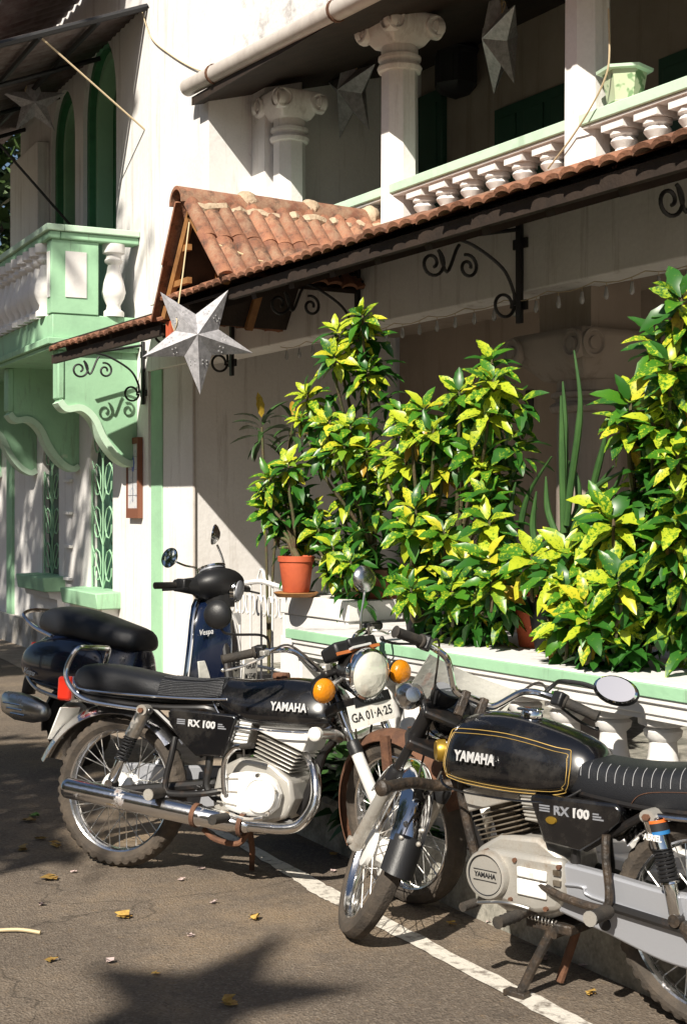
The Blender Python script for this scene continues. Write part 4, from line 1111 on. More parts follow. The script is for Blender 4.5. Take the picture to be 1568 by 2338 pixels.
        for k in range(3):
            for side in (-1, 1):
                mb = MB(); L0 = .036 - .008 * k if side > 0 else .036
                mb.box((side * (.070 + L0 / 2) + (0 if side > 0 else -.006), -.008 + k * .0075 if side > 0 else .0 + k * .0075 - .004, 0), (L0, .0042, .002))
                link("badge_bar", mb.mesh("badge_bar", "letter_grey"), sc_, mw=Mb)
        lp = [(-.068, .672), (.02, .668), (-.005, .53), (-.085, .525)]
        ab = P(MB().prism(lp, .03, .098, F), "air_box", "alloy", bevel=.008)
        for k in range(7):
            t = (k + .5) / 7; z = .535 + .13 * t; x0 = -.084 + .02 * t; x1 = -.004 + .022 * t
            P(MB().tube([(x0, sy * .099, z), (x1, sy * .099, z - .004)], .0072, 8), "rib", "alloy_bright" if A else "alloy", ab)
        if not A and sy == 1:
            P(MB().lathe([(.019, 0), (.017, .006), (0, .008)], 18, (-.115, .133, .568), (0, 1, 0)), "cover_lock", "horn_brass", sc_)
    # engine
    ang = R(19); CM = Matrix.Translation((.085, 0, .43)) @ Matrix.Rotation(ang, 4, 'Y')
    cc = [(-.15, .33), (-.13, .43), (-.04, .475), (.10, .465), (.185, .41), (.20, .34), (.17, .27), (.08, .235), (-.08, .24), (-.14, .27)]
    eng = P(MB().prism(cc, -.095, .095, lambda a, b, h: (a, h, b)), "engine", "alloy", bevel=.014)
    cy_ = P(MB(CM).box((0, 0, .07), (.09, .10, .16)), "cylinder", "fin_dirty")
    for k in range(6):
        P(MB(CM).box((.0, 0, .034 + k * .0150), (.165 + .004 * k, .175, .005)), "cooling_fin", "fin_dirty" if not A else "alloy", cy_, bevel=.002)
    hd_ = P(MB(CM).box((.002, 0, .160), (.205, .172, .072)), "cylinder_head", "alloy_bright" if A else "alloy", cy_, bevel=.006)
    for k in range(5):
        P(MB(CM).box((-.085 + .005, -.066 + .033 * k, .206), (.05, .006, .03)), "cooling_fin", "fin_dirty", cy_)
    P(MB(CM).cyl((-.01, .01, .19), (-.01, .01, .245), .011), "spark_plug", "paper_white", cy_)
    P(MB().tube(cat([CM @ Vector((-.01, .01, .255)), Vector((.15, .03, .70)), Vector((.05, .05, .70)), Vector((.0, .06, .66))], 6), .0045, 6), "plug_lead", "rubber", cy_)
    # carburettor and inlet
    P(MB().tube([(-.01, 0, .60), (.04, 0, .575), (.075, 0, .55)], [.03, .026, .022], 12).cyl((.02, 0, .53), (.02, 0, .645), .022).cyl((.02, 0, .645), (.02, 0, .665), .012), "carburettor", "greasy")
    P(MB().tube(cat([(.02, -.02, .66), (.0, -.07, .69), (-.03, -.08, .60), (-.02, -.09, .48)], 6), .004, 6), "oil_line", "rubber")
    # right cover
    rc = [(-.07, .415), (.02, .432), (.09, .43), (.14, .41), (.165, .36), (.155, .31), (.115, .275), (.03, .268), (-.06, .285), (-.085, .33)]
    rcov = P(MB().prism(rc, -.155, -.0955, lambda a, b, h: (a, h, b)), "clutch_cover", "alloy_bright" if A else "alloy", eng, bevel=.02)
    P(MB().lathe([(.066, .0), (.064, .012), (.058, .014), (.055, .009), (.053, .009), (.0, .011)], 36, (.095, -.154, .352), (0, -1, 0)), "cover_disc", "alloy_bright" if A else "alloy", rcov)
    for k in range(3):
        P(MB().box((-.045, -.1565, .31 + .045 * k), (.085, .004, .006), Matrix.Rotation(R(6 - 6 * k), 4, 'Y')), "cover_rib", "alloy", rcov)
    for (x, z) in ((-.065, .305), (.03, .278), (.13, .288), (.155, .37), (.08, .422), (-.05, .41)):
        P(MB().cyl((x, -.15, z), (x, -.162, z), .0085, n=8), "cover_bolt", "chrome_dirty", rcov)
    # left cover: dynamo disc and sprocket case
    lc = [(-.155, .435), (-.02, .432), (.07, .43), (.12, .428), (.165, .39), (.178, .345), (.16, .30), (.12, .275), (.04, .272), (-.06, .262), (-.14, .285), (-.165, .33)]
    lcov = P(MB().prism(lc, .0955, .138, lambda a, b, h: (a, h, b)), "dynamo_cover", "alloy_bright" if A else "alloy", eng, bevel=.016)
    P(MB().lathe([(.074, 0), (.074, .016), (.070, .024), (.063, .026), (.061, .021), (.0, .024)], 40, (.105, .136, .352), (0, 1, 0)), "cover_disc", "alloy", lcov)
    P(MB().ring([(.0620, .0225), (.0605, .0258), (.0585, .0225)], 40, (.105, .136, .352), (0, 1, 0)), "disc_groove", "ink_black", lcov)
    me = text_mesh("lettering", "YAMAHA", .021, "ink_black", .0008, bold=.0004, sx=.9)
    link("lettering", me, lcov, mw=basis((.105, .1605, .352), (-1, 0, 0), (0, 0, 1)))
    for zz in (.368, .336): P(MB().b2((.062, .1600, zz - .001), (.148, .1612, zz + .001)), "disc_line", "ink_black", lcov)
    P(MB().b2((-.105, .137, .312), (.0, .147, .36)).b2((-.105, .137, .365), (.0, .147, .395)), "cover_panel", "alloy_bright", lcov, bevel=.004)
    for k in range(3): P(MB().b2((-.152, .137, .33 + .03 * k), (-.128, .146, .345 + .03 * k)), "cover_slot", "fin_dirty", lcov)
    for (x, z) in ((.01, .41), (.025, .29), (.11, .282), (.115, .42), (-.1, .285), (-.145, .415), (-.02, .345)):
        P(MB().cyl((x, .13, z), (x, .145, z), .0075, n=8), "cover_bolt", "rust", lcov)
    # exhaust on the right
    hp_ = cat([(.19, -.02, .50), (.245, -.05, .475), (.285, -.085, .41), (.29, -.105, .33), (.25, -.12, .262), (.19, -.135, .238), (.08, -.145, .236), (.03, -.148, .237)], 7)
    ex = P(MB().tube(hp_, .0205, 16), "exhaust_pipe", "chrome_worn" if A else "chrome_dirty")
    q0 = Vector((.035, -.15, .236)); q1 = Vector((-.765, -.178, .31)); dd = q1 - q0; q = lambda t: q0 + dd * t
    P(MB().tube([q(-.02), q(0), q(.02), q(.05), q(.07), q(.22), q(.23), q(.97), q(.99), q(1.0)], [.022, .030, .031, .030, .036, .0385, .0405, .0415, .040, .034], 24), "muffler", "chrome_worn", ex)
    P(MB().cyl(q(1.001), q(1.004), .03), "muffler_end", "rust", ex)
    for t in (.0, .24):
        P(MB().ring([(.041, -.009), (.045, -.009), (.045, .009), (.041, .009)], 20, q(t + .02) if t else q(.012), dd), "muffler_clamp", "rust", ex)
    # kick lever, footrests, pedals
    P(MB().tube(cat([(-.05, -.165, .345), (-.055, -.172, .40), (-.05, -.178, .47), (-.015, -.18, .515), (.02, -.185, .525)], 5), .011, 10), "kick_lever", "chrome_worn" if A else "alloy")
    P(MB().cyl((.02, -.185, .525), (.085, -.215, .535), .011), "kick_pedal", "rubber")
    for sy in (1, -1):
        fp = P(MB().cyl((-.03, .09 * sy, .262), (-.03, .19 * sy, .262), .014), "footrest", "greasy")
        P(MB().tube([(-.03, (.175 + .012 * k) * sy, .262) for k in range(10)], [.019 if k % 2 else .016 for k in range(10)], 12), "footrest_rubber", "rubber", fp)
        lp = cat([(-.08, .135 * sy, .352), (-.16, .150 * sy, .335), (-.28, .155 * sy, .325), (-.315, .155 * sy, .335), (-.32, .152 * sy, .38), (-.305, .145 * sy, .47), (-.30, .135 * sy, .545)], 5)
        pl_ = P(MB().tube(lp, .0125, 10), "pillion_footrest_loop", "frame_black" if A else "greasy")
        P(MB().tube([(-.325, (.16 + .012 * k) * sy, .325) for k in range(9)], [.021 if k % 2 else .018 for k in range(9)], 14), "footrest_rubber", "rubber", pl_)
        P(MB().cyl((-.325, .257 * sy, .325), (-.325, .262 * sy, .325), .022), "footrest_cap", "alloy", pl_)
    if not A:
        gl = P(MB().tube(cat([(-.06, .165, .285), (.0, .178, .292), (.06, .182, .285), (.13, .185, .27)], 5), .009, 8, flat=.6), "gear_lever", "chrome_dirty")
        P(MB().cyl((.125, .18, .27), (.125, .245, .27), .014), "gear_pedal", "rubber", gl)
    else:
        P(MB().tube(cat([(-.06, -.17, .28), (.05, -.18, .262), (.13, -.19, .275)], 5), .008, 8), "brake_pedal", "chrome_dirty")
    # chain case on the left
    F = lambda a, b, h: (a, h, b)
    top = cat([(-.13, .425, 0), (-.30, .415, 0), (-.50, .402, 0), (-.66, .398, 0), (-.735, .365, 0), (-.76, .305, 0)], 5)
    bot = cat([(-.76, .30, 0), (-.74, .245, 0), (-.67, .205, 0), (-.52, .205, 0), (-.30, .245, 0), (-.13, .28, 0)], 5)
    P(MB().prism([(p.x, p.y) for p in top] + [(p.x, p.y) for p in bot[1:]], .085, .125, F), "chain_case", "silver_paint", bevel=.008)
    if not A:
        P(MB().tube(cat([(-.16, .128, .365), (-.22, .128, .368), (-.25, .128, .345), (-.50, .128, .325), (-.56, .128, .318)], 4), .005, 6), "case_ridge", "silver_paint")
        P(MB().lathe([(.020, 0), (.018, .004), (0, .005)], 18, (-.29, .125, .275), (0, 1, 0)), "inspection_plug", "black_plastic")
        P(MB().tube([(-.60, .13, .318), (-.66, .14, .30), (-.72, .13, .292)], [.02, .028, .016], 8).cyl((-.66, .10, .30), (-.66, .168, .30), .02), "axle_adjuster", "greasy")
        P(MB().tube([(-.33, .135, .33), (-.60, .135, .312)], .014, 8), "swing_arm", "frame_black")
    # stand
    st = MB()
    if A:
        P(MB().tube([(-.10, .10, .25), (-.10, .155, .10), (-.115, .185, .012)], [.013, .012, .011], 8).box((-.10, .195, .008), (.06, .035, .012)), "side_stand", "rust")
        P(MB().tube(cat([(.02, -.10, .22), (.0, -.13, .165), (-.10, -.13, .17), (-.16, -.12, .2)], 4), .011, 8), "centre_stand", "rust")
    else:
        cs_ = P(MB().tube([(-.10, .085, .235), (-.04, .105, .11), (.0, .125, .014)], [.016, .015, .015], 10).box((.01, .13, .011), (.075, .04, .018)), "centre_stand", "greasy", bevel=.003)
        P(MB().tube([(-.10, -.06, .235), (-.06, -.05, .11), (-.03, -.04, .014)], .014, 8), "stand_leg", "rust", cs_)
        P(MB().tube([(-.10, -.07, .20), (-.10, .10, .20)], .013, 8), "stand_cross_tube", "greasy", cs_)
        P(coil((-.11, .10, .235), (-.02, .11, .245), .009, 8, .002), "stand_spring", "chrome_dirty", cs_)
        P(MB().b2((-.16, -.09, .205), (.0, .10, .235)), "stand_bracket", "greasy", cs_, bevel=.006)
    # crash bar
    y_ = -1 if A else 1
    cb_ = P(MB().tube(cat([(.29, 0, .585), (.36, .06 * y_, .575), (.385, .16 * y_, .595), (.385, .30 * y_, .60)], 5), .0185, 12), "crash_bar", "chrome_dirty" if A else "greasy")
    P(MB().tube(cat([(.29, 0, .585), (.36, -.06 * y_, .575), (.385, -.16 * y_, .595), (.385, -.30 * y_, .60)], 5), .0185, 12), "crash_bar_arm", "chrome_dirty" if A else "greasy", cb_)
    P(MB().lathe([(.025, 0), (.025, .02), (.018, .026), (0, .028)], 16, (.385, .295 * y_, .60), (0, y_, 0)), "crash_bar_cap", "plate_white" if A else "greasy", cb_)
    if not A:
        P(MB().lathe([(.026, 0), (.024, .010), (0, .014)], 18, (.265, .052, .62), (.3, 1, 0)), "side_reflector", "amber_dull")
        P(MB().lathe([(.036, 0), (.036, .02), (.03, .03), (0, .03)], 20, (.335, .06, .69), (.6, .7, 0)), "horn", "horn_brass")
        P(MB().tube(cat([(.30, .03, .74), (.285, .04, .60), (.275, .04, .52), (.22, .035, .33), (.18, .035, .27)], 6), .0155, 10), "down_tube", "greasy")
    # front number plate
    if A:
        pm = basis(fk(.40, 0, .055), (0, 1, 0), (-.22, 0, .975))
        pl = P(MB(S).add([(x, y, z) for z in (-.002, .002) for x, y in ((-.105, -.042), (.105, -.042), (.105, .042), (-.105, .042))], [(3, 2, 1, 0), (4, 5, 6, 7), (0, 1, 5, 4), (1, 2, 6, 5), (2, 3, 7, 6), (3, 0, 4, 7)], pm), "front_number_plate", "plate_white")
        P(MB(S).add([(x, y, z) for z in (-.002, .0045) for x, y in ((-.07, .030), (.105, .030), (.10, .068), (-.065, .068))], [(3, 2, 1, 0), (4, 5, 6, 7), (0, 1, 5, 4), (1, 2, 6, 5), (2, 3, 7, 6), (3, 0, 4, 7)], pm), "plate_header", "ink_black", pl)
        me = text_mesh("lettering", "GA 01·A·25", .046, "ink_black", .0008, sx=.88, bold=.0004)
        link("lettering", me, pl, mw=S @ pm @ Matrix.Translation((0, -.006, .0028)))
        me = text_mesh("lettering", "YAMAHA", .024, "letter_grey", .0008, sx=1.0)
        link("lettering", me, pl, mw=S @ pm @ Matrix.Translation((.02, .049, .0052)))
    return root
BIKE_A = motorcycle("black motorcycle with ribbed seat, chrome silencer and rusty front mudguard, beside a scooter", (2.448, 4.805, 0), -56.6, -6, -27, "a")
BIKE_B = motorcycle("black motorcycle with gold pinstripes on its tank and silver chain case, standing on painted line", (2.664, 3.335, 0), 107.5, 0, -46, "b")
# ================================================================== scooter
def scooter(label, loc, rotz, lean):
    root = thing("scooter", label, "scooter", loc); root.scale = (1.05, 1.05, 1.02); root.rotation_euler = (R(lean), 0, R(rotz))
    P = lambda mb, name, m, par=root, **k: mb.build(name, m, par, **k)
    I = Matrix()
    def sw(name, x):
        c = (x, 0, .215); w_ = tyre_mb(I, c, .215, .092, .004, 72, .14).build(name, "rubber", root, angle=50)
        MB().lathe([(.02, -.05), (.05, -.052), (.09, -.03), (.13, -.036), (.142, -.034), (.142, .034), (.13, .036), (.05, .05), (.02, .05)], 32, c, (0, 1, 0)).build("rim", "chrome_dirty", w_)
    sw("rear_wheel", -.60); sw("front_wheel", .62)
    st = [(-.93, .52, .60, .04), (-.915, .47, .64, .085), (-.86, .43, .69, .135), (-.74, .40, .74, .175), (-.58, .38, .755, .195), (-.42, .38, .745, .19), (-.28, .40, .72, .165), (-.18, .42, .69, .13), (-.13, .45, .66, .08)]
    body = P(MB().loft([ringsec(x, a, b, h, 26, 2.6, .72) for x, a, b, h in st]), "rear_body", "blue_paint", angle=60)
    m = body.modifiers.new("smooth", 'SUBSURF'); m.levels = 1; m.render_levels = 1
    for sy in (1, -1):
        cw = [(-.90, .52, .58, .02), (-.86, .46, .645, .05), (-.74, .42, .685, .075), (-.58, .40, .70, .085), (-.44, .41, .69, .075), (-.34, .44, .65, .05), (-.29, .49, .60, .02)]
        lo = [[(x, sy * (abs(y) * 1.0 * (1 if y * sy > 0 else .3) + .135), z) for x, y, z in ringsec(xx, a, b, h, 20, 2.4, .9)] for xx, a, b, h in cw]
        c_ = P(MB().loft(lo), "side_cowl", "blue_paint", body, angle=60)
        m = c_.modifiers.new("smooth", 'SUBSURF'); m.levels = 1; m.render_levels = 1
        P(MB().tube(cat([(-.95, .05 * sy, .535), (-.93, .10 * sy, .525), (-.84, .16 * sy, .478), (-.70, .215 * sy, .42), (-.52, .225 * sy, .385)], 5), .010, 8), "bumper_trim", "chrome_dirty", body)
        me = text_mesh("lettering", "Vespa", .042, "letter_silver", .0015, shear=.35, bold=.0006, sx=.9)
        link("lettering", me, body, mw=basis((-.77, sy * .2115, .505), (-sy, 0, -.18 * -sy if sy < 0 else .18), (0, -.12 * sy, 1)))
    P(MB().b2((-.945, -.055, .595), (-.895, .055, .655)), "tail_lamp", "red_lens", body, bevel=.012)
    P(MB().b2((-.945, -.05, .535), (-.90, .05, .593)), "tail_lens", "clear_lens", body, bevel=.01)
    P(MB().tube(cat([(-.93, 0, .50), (-.98, 0, .46), (-1.0, 0, .36)], 4), .05, 10, flat=.3), "mud_flap", "black_plastic")
    P(fender(I, (-.60, 0, .215), .26, 20, 190, .13, .05), "rear_inner_guard", "black_plastic")
    ss = [(-.86, .735, .80, .07), (-.835, .715, .84, .115), (-.72, .695, .868, .145), (-.55, .675, .85, .152), (-.40, .655, .815, .15), (-.26, .64, .782, .14), (-.17, .635, .765, .12), (-.135, .65, .735, .09)]
    seat = P(MB().loft([ringsec(x, a, b, h, 24, 3.0, .85) for x, a, b, h in ss]), "seat", "seat_vinyl", angle=60)
    m = seat.modifiers.new("smooth", 'SUBSURF'); m.levels = 1; m.render_levels = 1
    P(MB().tube(cat([(-.66, -.165, .70), (-.80, -.165, .745), (-.90, -.15, .80), (-.935, -.08, .825), (-.94, 0, .83), (-.935, .08, .825), (-.90, .15, .80), (-.80, .165, .745), (-.66, .165, .70)], 5), .011, 10), "grab_rail", "chrome_worn")
    # silencer with a slotted bright shield
    ex = [(-1.00, .30, .37, .02), (-.97, .265, .385, .045), (-.88, .235, .385, .06), (-.76, .23, .37, .058), (-.68, .245, .345, .04), (-.65, .27, .32, .02)]
    mf = P(MB().loft([[(x, y - .17, z) for x, y, z in ringsec(xx, a, b, h, 20, 2.6, .9)] for xx, a, b, h in ex]), "silencer", "chrome_dirty", angle=60)
    for k in range(3):
        P(MB().tube([(-.93 + .03 * k, -.232, .33 - .026 * k), (-.80 + .02 * k, -.234, .325 - .026 * k)], .0055, 6), "shield_slot", "chrome", mf)
    P(MB().b2((-.20, -.17, .255), (.34, .17, .30)), "floorboard", "black_plastic", bevel=.02)
    # leg shield
    zs = [(.27, .30, .15), (.34, .355, .185), (.45, .385, .20), (.58, .395, .195), (.72, .39, .175), (.83, .375, .15), (.90, .36, .115), (.935, .35, .07)]
    loops = []; edgeR = []; edgeL = []
    for z, x0, hw in zs:
        fr = []; bk = []
        for i in range(13):
            y = hw * (i / 6 - 1); x = x0 - .075 * (y / hw) ** 2 + .03 * math.exp(-(y / .035) ** 2); fr.append((x, y, z)); bk.append((min(x, x0 - .02) - .03, y * .97, z))
        loops.append(fr + bk[::-1]); edgeR.append(fr[0]); edgeL.append(fr[-1])
    ls = P(MB().loft(loops), "leg_shield", "blue_paint", angle=50)
    P(MB().tube(cat(edgeR + edgeL[::-1], 4), .010, 8), "shield_trim", "chrome", ls)
    P(MB().tube([(x0 + .031, -.0, z) for z, x0, hw in zs[2:]], .0035, 6), "centre_seam", "chrome", ls)
    back = []
    for z, x0, hw in zs: back.append([(x0 - .075, -hw * .95, z), (x0 - .055, hw * .95 * 0, z), (x0 - .075, hw * .95, z), (x0 - .13, hw * .7, z), (x0 - .14, -hw * .7, z)])
    P(MB().loft(back), "inner_shield", "black_plastic", ls)
    M0 = basis((.352, -.125, .545), (.38, 1, 0), (-.05, 0, 1))
    lens = [(-.032, .085), (.005, .09), (.03, .03), (.055, -.055), (.045, -.085), (.0, -.08), (-.02, -.03)]
    pts = [(a, b) for a, b in lens]
    def plate(poly, M, h0, h1, name, mt, par): return P(MB().add([(a, b, h) for h in (h0, h1) for a, b in poly], [tuple(reversed(range(len(poly)))), tuple(range(len(poly), 2 * len(poly)))] + [(i, (i + 1) % len(poly), len(poly) + (i + 1) % len(poly), len(poly) + i) for i in range(len(poly))], M), name, mt, par, bevel=.004)
    plate(pts, M0, -.005, .016, "indicator_lens", "clear_lens", ls)
    gM = basis((.418, .045, .635), (-.25, 1, 0), (0, 0, 1))
    gl = P(MB().add(*[(lambda q: q)(x) for x in ((lambda b: (b.v, b.f))(MB().ball((0, 0, 0), (.035, .055, .012), 18, 8)))], gM), "horn_grille", "black_plastic", ls)
    for k in range(6): P(MB().add(*(lambda b: (b.v, b.f))(MB().tube([(-.028, -.035 + .014 * k, .012), (.028, -.035 + .014 * k, .012)], .0025, 5)), gM), "grille_slat", "chrome_dirty", gl)
    plate([(-.05, .028), (.0, -.03), (.02, -.03), (.02, .03), (-.01, .03)], basis((.412, .05, .845), (-.2, 1, 0), (-.15, 0, 1)), 0, .004, "badge", "letter_silver", ls)
    me = text_mesh("lettering", "Vespa", .040, "letter_silver", .0012, shear=.35, bold=.0002, sx=.85)
    link("lettering", me, ls, mw=basis((.362, -.128, .775), (.30, 1, .15), (-.10, 0, 1)) @ Matrix.Translation((0, 0, .003)))
    pm = basis((.462, .10, .585), (-.12, 1, 0), (.03, 0, 1))
    pl = plate([(-.062, -.062), (.062, -.062), (.062, .062), (-.062, .062)], pm, -.002, .002, "front_number_plate", "plate_white", root)
    for tx, yy in (("GA.07", .026), ("M.5540", -.027)):
        me = text_mesh("lettering", tx, .042, "ink_black", .0006, sx=.8, bold=.0005); link("lettering", me, pl, mw=pm @ Matrix.Translation((0, yy, .0045)))
    # steering head, headset, lamp
    P(MB().tube([(.33, 0, .90), (.325, 0, .97)], [.075, .085], 16), "steering_neck", "black_plastic")
    hs = P(MB().add(*(lambda b: (b.v, b.f))(MB().ball((0, 0, 0), (.125, .150, .085), 26, 14)), Matrix.Translation((.31, 0, 1.01)) @ Matrix.Rotation(R(-18), 4, 'Y')), "headset", "black_plastic")
    P(MB().lathe([(.052, 0), (.056, .02), (.05, .04), (.03, .05), (0, .054)], 24, (.385, .03, .99), (1, .35, -.05)), "headlamp", "letter_grey", hs)
    P(MB().ring([(.056, .0), (.065, .01), (.063, .03), (.055, .034)], 28, (.385, .03, .99), (1, .35, -.05)), "headlamp_ring", "chrome", hs)
    P(MB().lathe([(.065, 0), (.065, .012), (.055, .016), (0, .017)], 24, (.275, 0, 1.082), (-.35, 0, 1)), "speedometer", "letter_grey", hs)
    P(MB().ring([(.062, .010), (.070, .012), (.070, .02), (.062, .02)], 24, (.275, 0, 1.082), (-.35, 0, 1)), "dial_ring", "chrome", hs)
    for sy in (1, -1):
        P(MB().tube([(.29, .10 * sy, 1.0), (.26, .20 * sy, 1.0), (.25, .235 * sy, 1.0)], [.05, .034, .03], 14), "bar_end", "black_plastic", hs)
        P(MB().tube([(.25, .235 * sy, 1.0), (.22, .345 * sy, .995)], .017, 12), "grip", "rubber", hs)
        P(MB().tube(cat([(.285, .19 * sy, .99), (.315, .24 * sy, .985), (.285, .36 * sy, .975)], 4), .006, 6), "lever", "black_plastic", hs)
        P(MB().box((.27, .20 * sy, 1.005), (.06, .05, .06)), "switch_housing", "black_plastic", hs, bevel=.008)
    # mirrors on bent stalks
    mr = P(MB().tube(cat([(.27, -.10, 1.06), (.262, -.105, 1.09), (.25, -.17, 1.10), (.235, -.215, 1.115)], 5), .0055, 8), "mirror", "chrome")
    n_ = Vector((-.05, -1, .25))
    P(MB().lathe([(0, -.03), (.02, -.026), (.042, -.012), (.052, 0), (.05, .006)], 26, (.225, -.255, 1.135), n_), "mirror_shell", "chrome", mr)
    P(MB().lathe([(.049, .0065), (0, .007)], 26, (.225, -.255, 1.135), n_), "mirror_glass", "mirror_glass", mr)
    mr = P(MB().tube(cat([(.27, .10, 1.06), (.268, .10, 1.10), (.262, .08, 1.16), (.255, .05, 1.215)], 5), .0055, 8), "mirror", "chrome_dirty")
    n_ = Vector((-.9, -.55, .12))
    P(MB().lathe([(0, -.03), (.02, -.026), (.044, -.012), (.055, 0), (.053, .006)], 26, (.252, .03, 1.265), n_), "mirror_shell", "chrome", mr)
    P(MB().lathe([(.051, .0065), (0, .007)], 26, (.252, .03, 1.265), n_), "mirror_glass", "mirror_glass", mr)
    P(MB().cyl((.27, .10, 1.05), (.27, .10, 1.095), .018, .013), "mirror_boot", "rubber", mr)
    # front mudguard and fork
    P(fender(I, (.62, 0, .215), .262, 10, 185, .15, .07), "front_mudguard", "blue_paint", angle=60)
    P(MB().tube([(.36, 0, .80), (.50, -.06, .40), (.62, -.075, .215)], .022, 10), "fork", "frame_black")
    P(MB().tube([(-.05, .12, .25), (-.08, .16, .12), (-.07, .19, .012)], .011, 8), "side_stand", "frame_black")
    return root
scooter("dark blue scooter with black seat and number plate, parked behind a motorcycle", (2.975, 6.91, 0), -66.5, -4)

# ================================================================== white iron gate
gx = 3.60; gy0, gy1 = 6.45, 7.50
gate = thing("garden_gate", "low white scrolled iron gate beside the end of the balustrade", "gate", (gx, (gy0 + gy1) / 2, 0))
GW = (gy1 - gy0) / 2
fm = MB()
fm.tube(cat([(0, -GW, 1.03), (0, -GW * .5, 1.0), (0, 0, 1.02), (0, GW * .5, 1.0), (0, GW, 1.03)], 5), .014, 8)
fm.tube([(0, -GW, .08), (0, -GW, 1.06)], .015, 8).tube([(0, GW, .08), (0, GW, 1.06)], .015, 8).tube([(0, -GW, .12), (0, GW, .12)], .013, 8).tube([(0, -GW, .55), (0, GW, .55)], .009, 8)
fm.build("frame", "paint_white", gate)
for i in range(1, 8):
    y = -GW + 2 * GW * i / 8
    MB().tube([(0, y, .12), (0, y, 1.01)], .006, 6).build("bar", "paint_white", gate)
for i in range(8):
    y = -GW + 2 * GW * (i + .5) / 8
    for z, s in ((.82, 1), (.34, -1)):
        for sg in (-1, 1):
            pts = [(0, y + sg * .028 + .040 * (1 - t / 16) * math.cos(t * .55) * sg * .7, z + s * (.09 - .006 * t) + .055 * (1 - t / 16) * math.sin(t * .55)) for t in range(14)]
            MB().tube(pts, .0055, 5).build("scroll", "paint_white", gate)
MB().tube(cat([(0, -.05, 1.02), (0, -.02, 1.075), (0, 0, 1.085), (0, .02, 1.075), (0, .05, 1.02)], 4), .007, 6).build("finial", "paint_white", gate)

# ================================================================== paper star lanterns
def star_mesh(Rr, inner=.40, dep=.30):
    m = MB(); v = []
    for i in range(10):
        a = math.pi / 2 + math.pi * i / 5; r = Rr if i % 2 == 0 else Rr * inner
        v.append((r * math.cos(a), r * math.sin(a), 0))
    v += [(0, 0, Rr * dep), (0, 0, -Rr * dep)]
    f = [(10, i, (i + 1) % 10) for i in range(10)] + [(11, (i + 1) % 10, i) for i in range(10)]
    return m.add(v, f)
def star(label, c, Rr, face, roll, cord_to, mt="star_paper", group=None):
    c = Vector(c); t = thing("star_lantern", label, "lantern", c, group=group)
    up = Matrix.Rotation(R(roll), 3, Vector(face).normalized()) @ Vector((0, 0, 1))
    fz = Vector(face).normalized(); xa = up.cross(fz).normalized(); up = fz.cross(xa)
    M = Matrix(((xa.x, up.x, fz.x, 0), (xa.y, up.y, fz.y, 0), (xa.z, up.z, fz.z, 0), (0, 0, 0, 1)))
    sm = star_mesh(Rr); sm.v = [M @ p for p in sm.v]
    o = sm.build("star_body", mt, t, angle=5)
    sl = MB()
    for i in range(5):                                       # bands of little punched holes on each ray
        a = math.pi / 2 + 2 * math.pi * i / 5
        for sg in (-1, 1):
            for q in range(5):
                for k in (.42, .48):
                    r = Rr * k; off = sg * (.02 + .022 * q) * Rr / .3
                    x = r * math.cos(a) - off * math.sin(a); y = r * math.sin(a) + off * math.cos(a)
                    # height of the faceted surface there
                    b = a + sg * math.pi / 5; P0 = Vector((0, 0, Rr * .30)); P1 = Vector((Rr * math.cos(a), Rr * math.sin(a), 0)); P2 = Vector((Rr * .4 * math.cos(b), Rr * .4 * math.sin(b), 0))
                    n = (P1 - P0).cross(P2 - P0)
                    z = P0.z - (n.x * x + n.y * y) / n.z
                    if z > .002: sl.ball(M @ Vector((x, y, z)), .0045 * Rr / .3, 6, 4)
    sl.build("punched_holes", "bulb", o, kind="stuff")
    top = M @ Vector((0, Rr * .44 if roll else Rr, Rr * .05)) if roll else M @ Vector((0, Rr, 0))
    if roll: top = M @ Vector((Rr * .40 * math.cos(math.pi / 2 + math.pi / 5), Rr * .40 * math.sin(math.pi / 2 + math.pi / 5), 0)); 
    if cord_to is not None:
        MB().tube([top, (top + Vector(cord_to) - c) / 2 + Vector((.004, 0, 0)), Vector(cord_to) - c], .0042, 6).build("cord", "rope", t)
        for s in (-1, 1): MB().tube(cat([top, top + Vector((0, .035 * s, .045)), top + Vector((0, .02 * s, .07)), top + Vector((0, 0, .05))], 4), .003, 5).build("knot", "rope", o)
    return t
sc = px(450, 770, x=3.36)
tocam = (Vector((0, 0, CAM_Z)) - sc).normalized()
star("silver paper star lantern hanging on a cord from the tiled porch roof", sc, .325, tocam + Vector((-.05, -.25, .18)), 36 + 3, (3.52, ya - .02, za - .10))
s2 = px(78, 235, x=4.15)
star("silver paper star lantern hanging in the shade under the awning", s2, .30, (Vector((0, 0, CAM_Z)) - s2).normalized() + Vector((.1, 0, .1)), 4, s2 + Vector((0, 0, .55)))
s3 = px(1140, 85, x=5.5)
star("faceted star lantern hanging edge-on above the upper railing near the wall lantern", s3, .40, (.75, -.30, .10), 8, s3 + Vector((0, 0, .5)))
s4 = px(802, 205, x=5.4)
star("faceted star lantern hanging edge-on between the two shaded columns upstairs", s4, .40, (.80, -.05, .10), 6, s4 + Vector((0, 0, .5)))

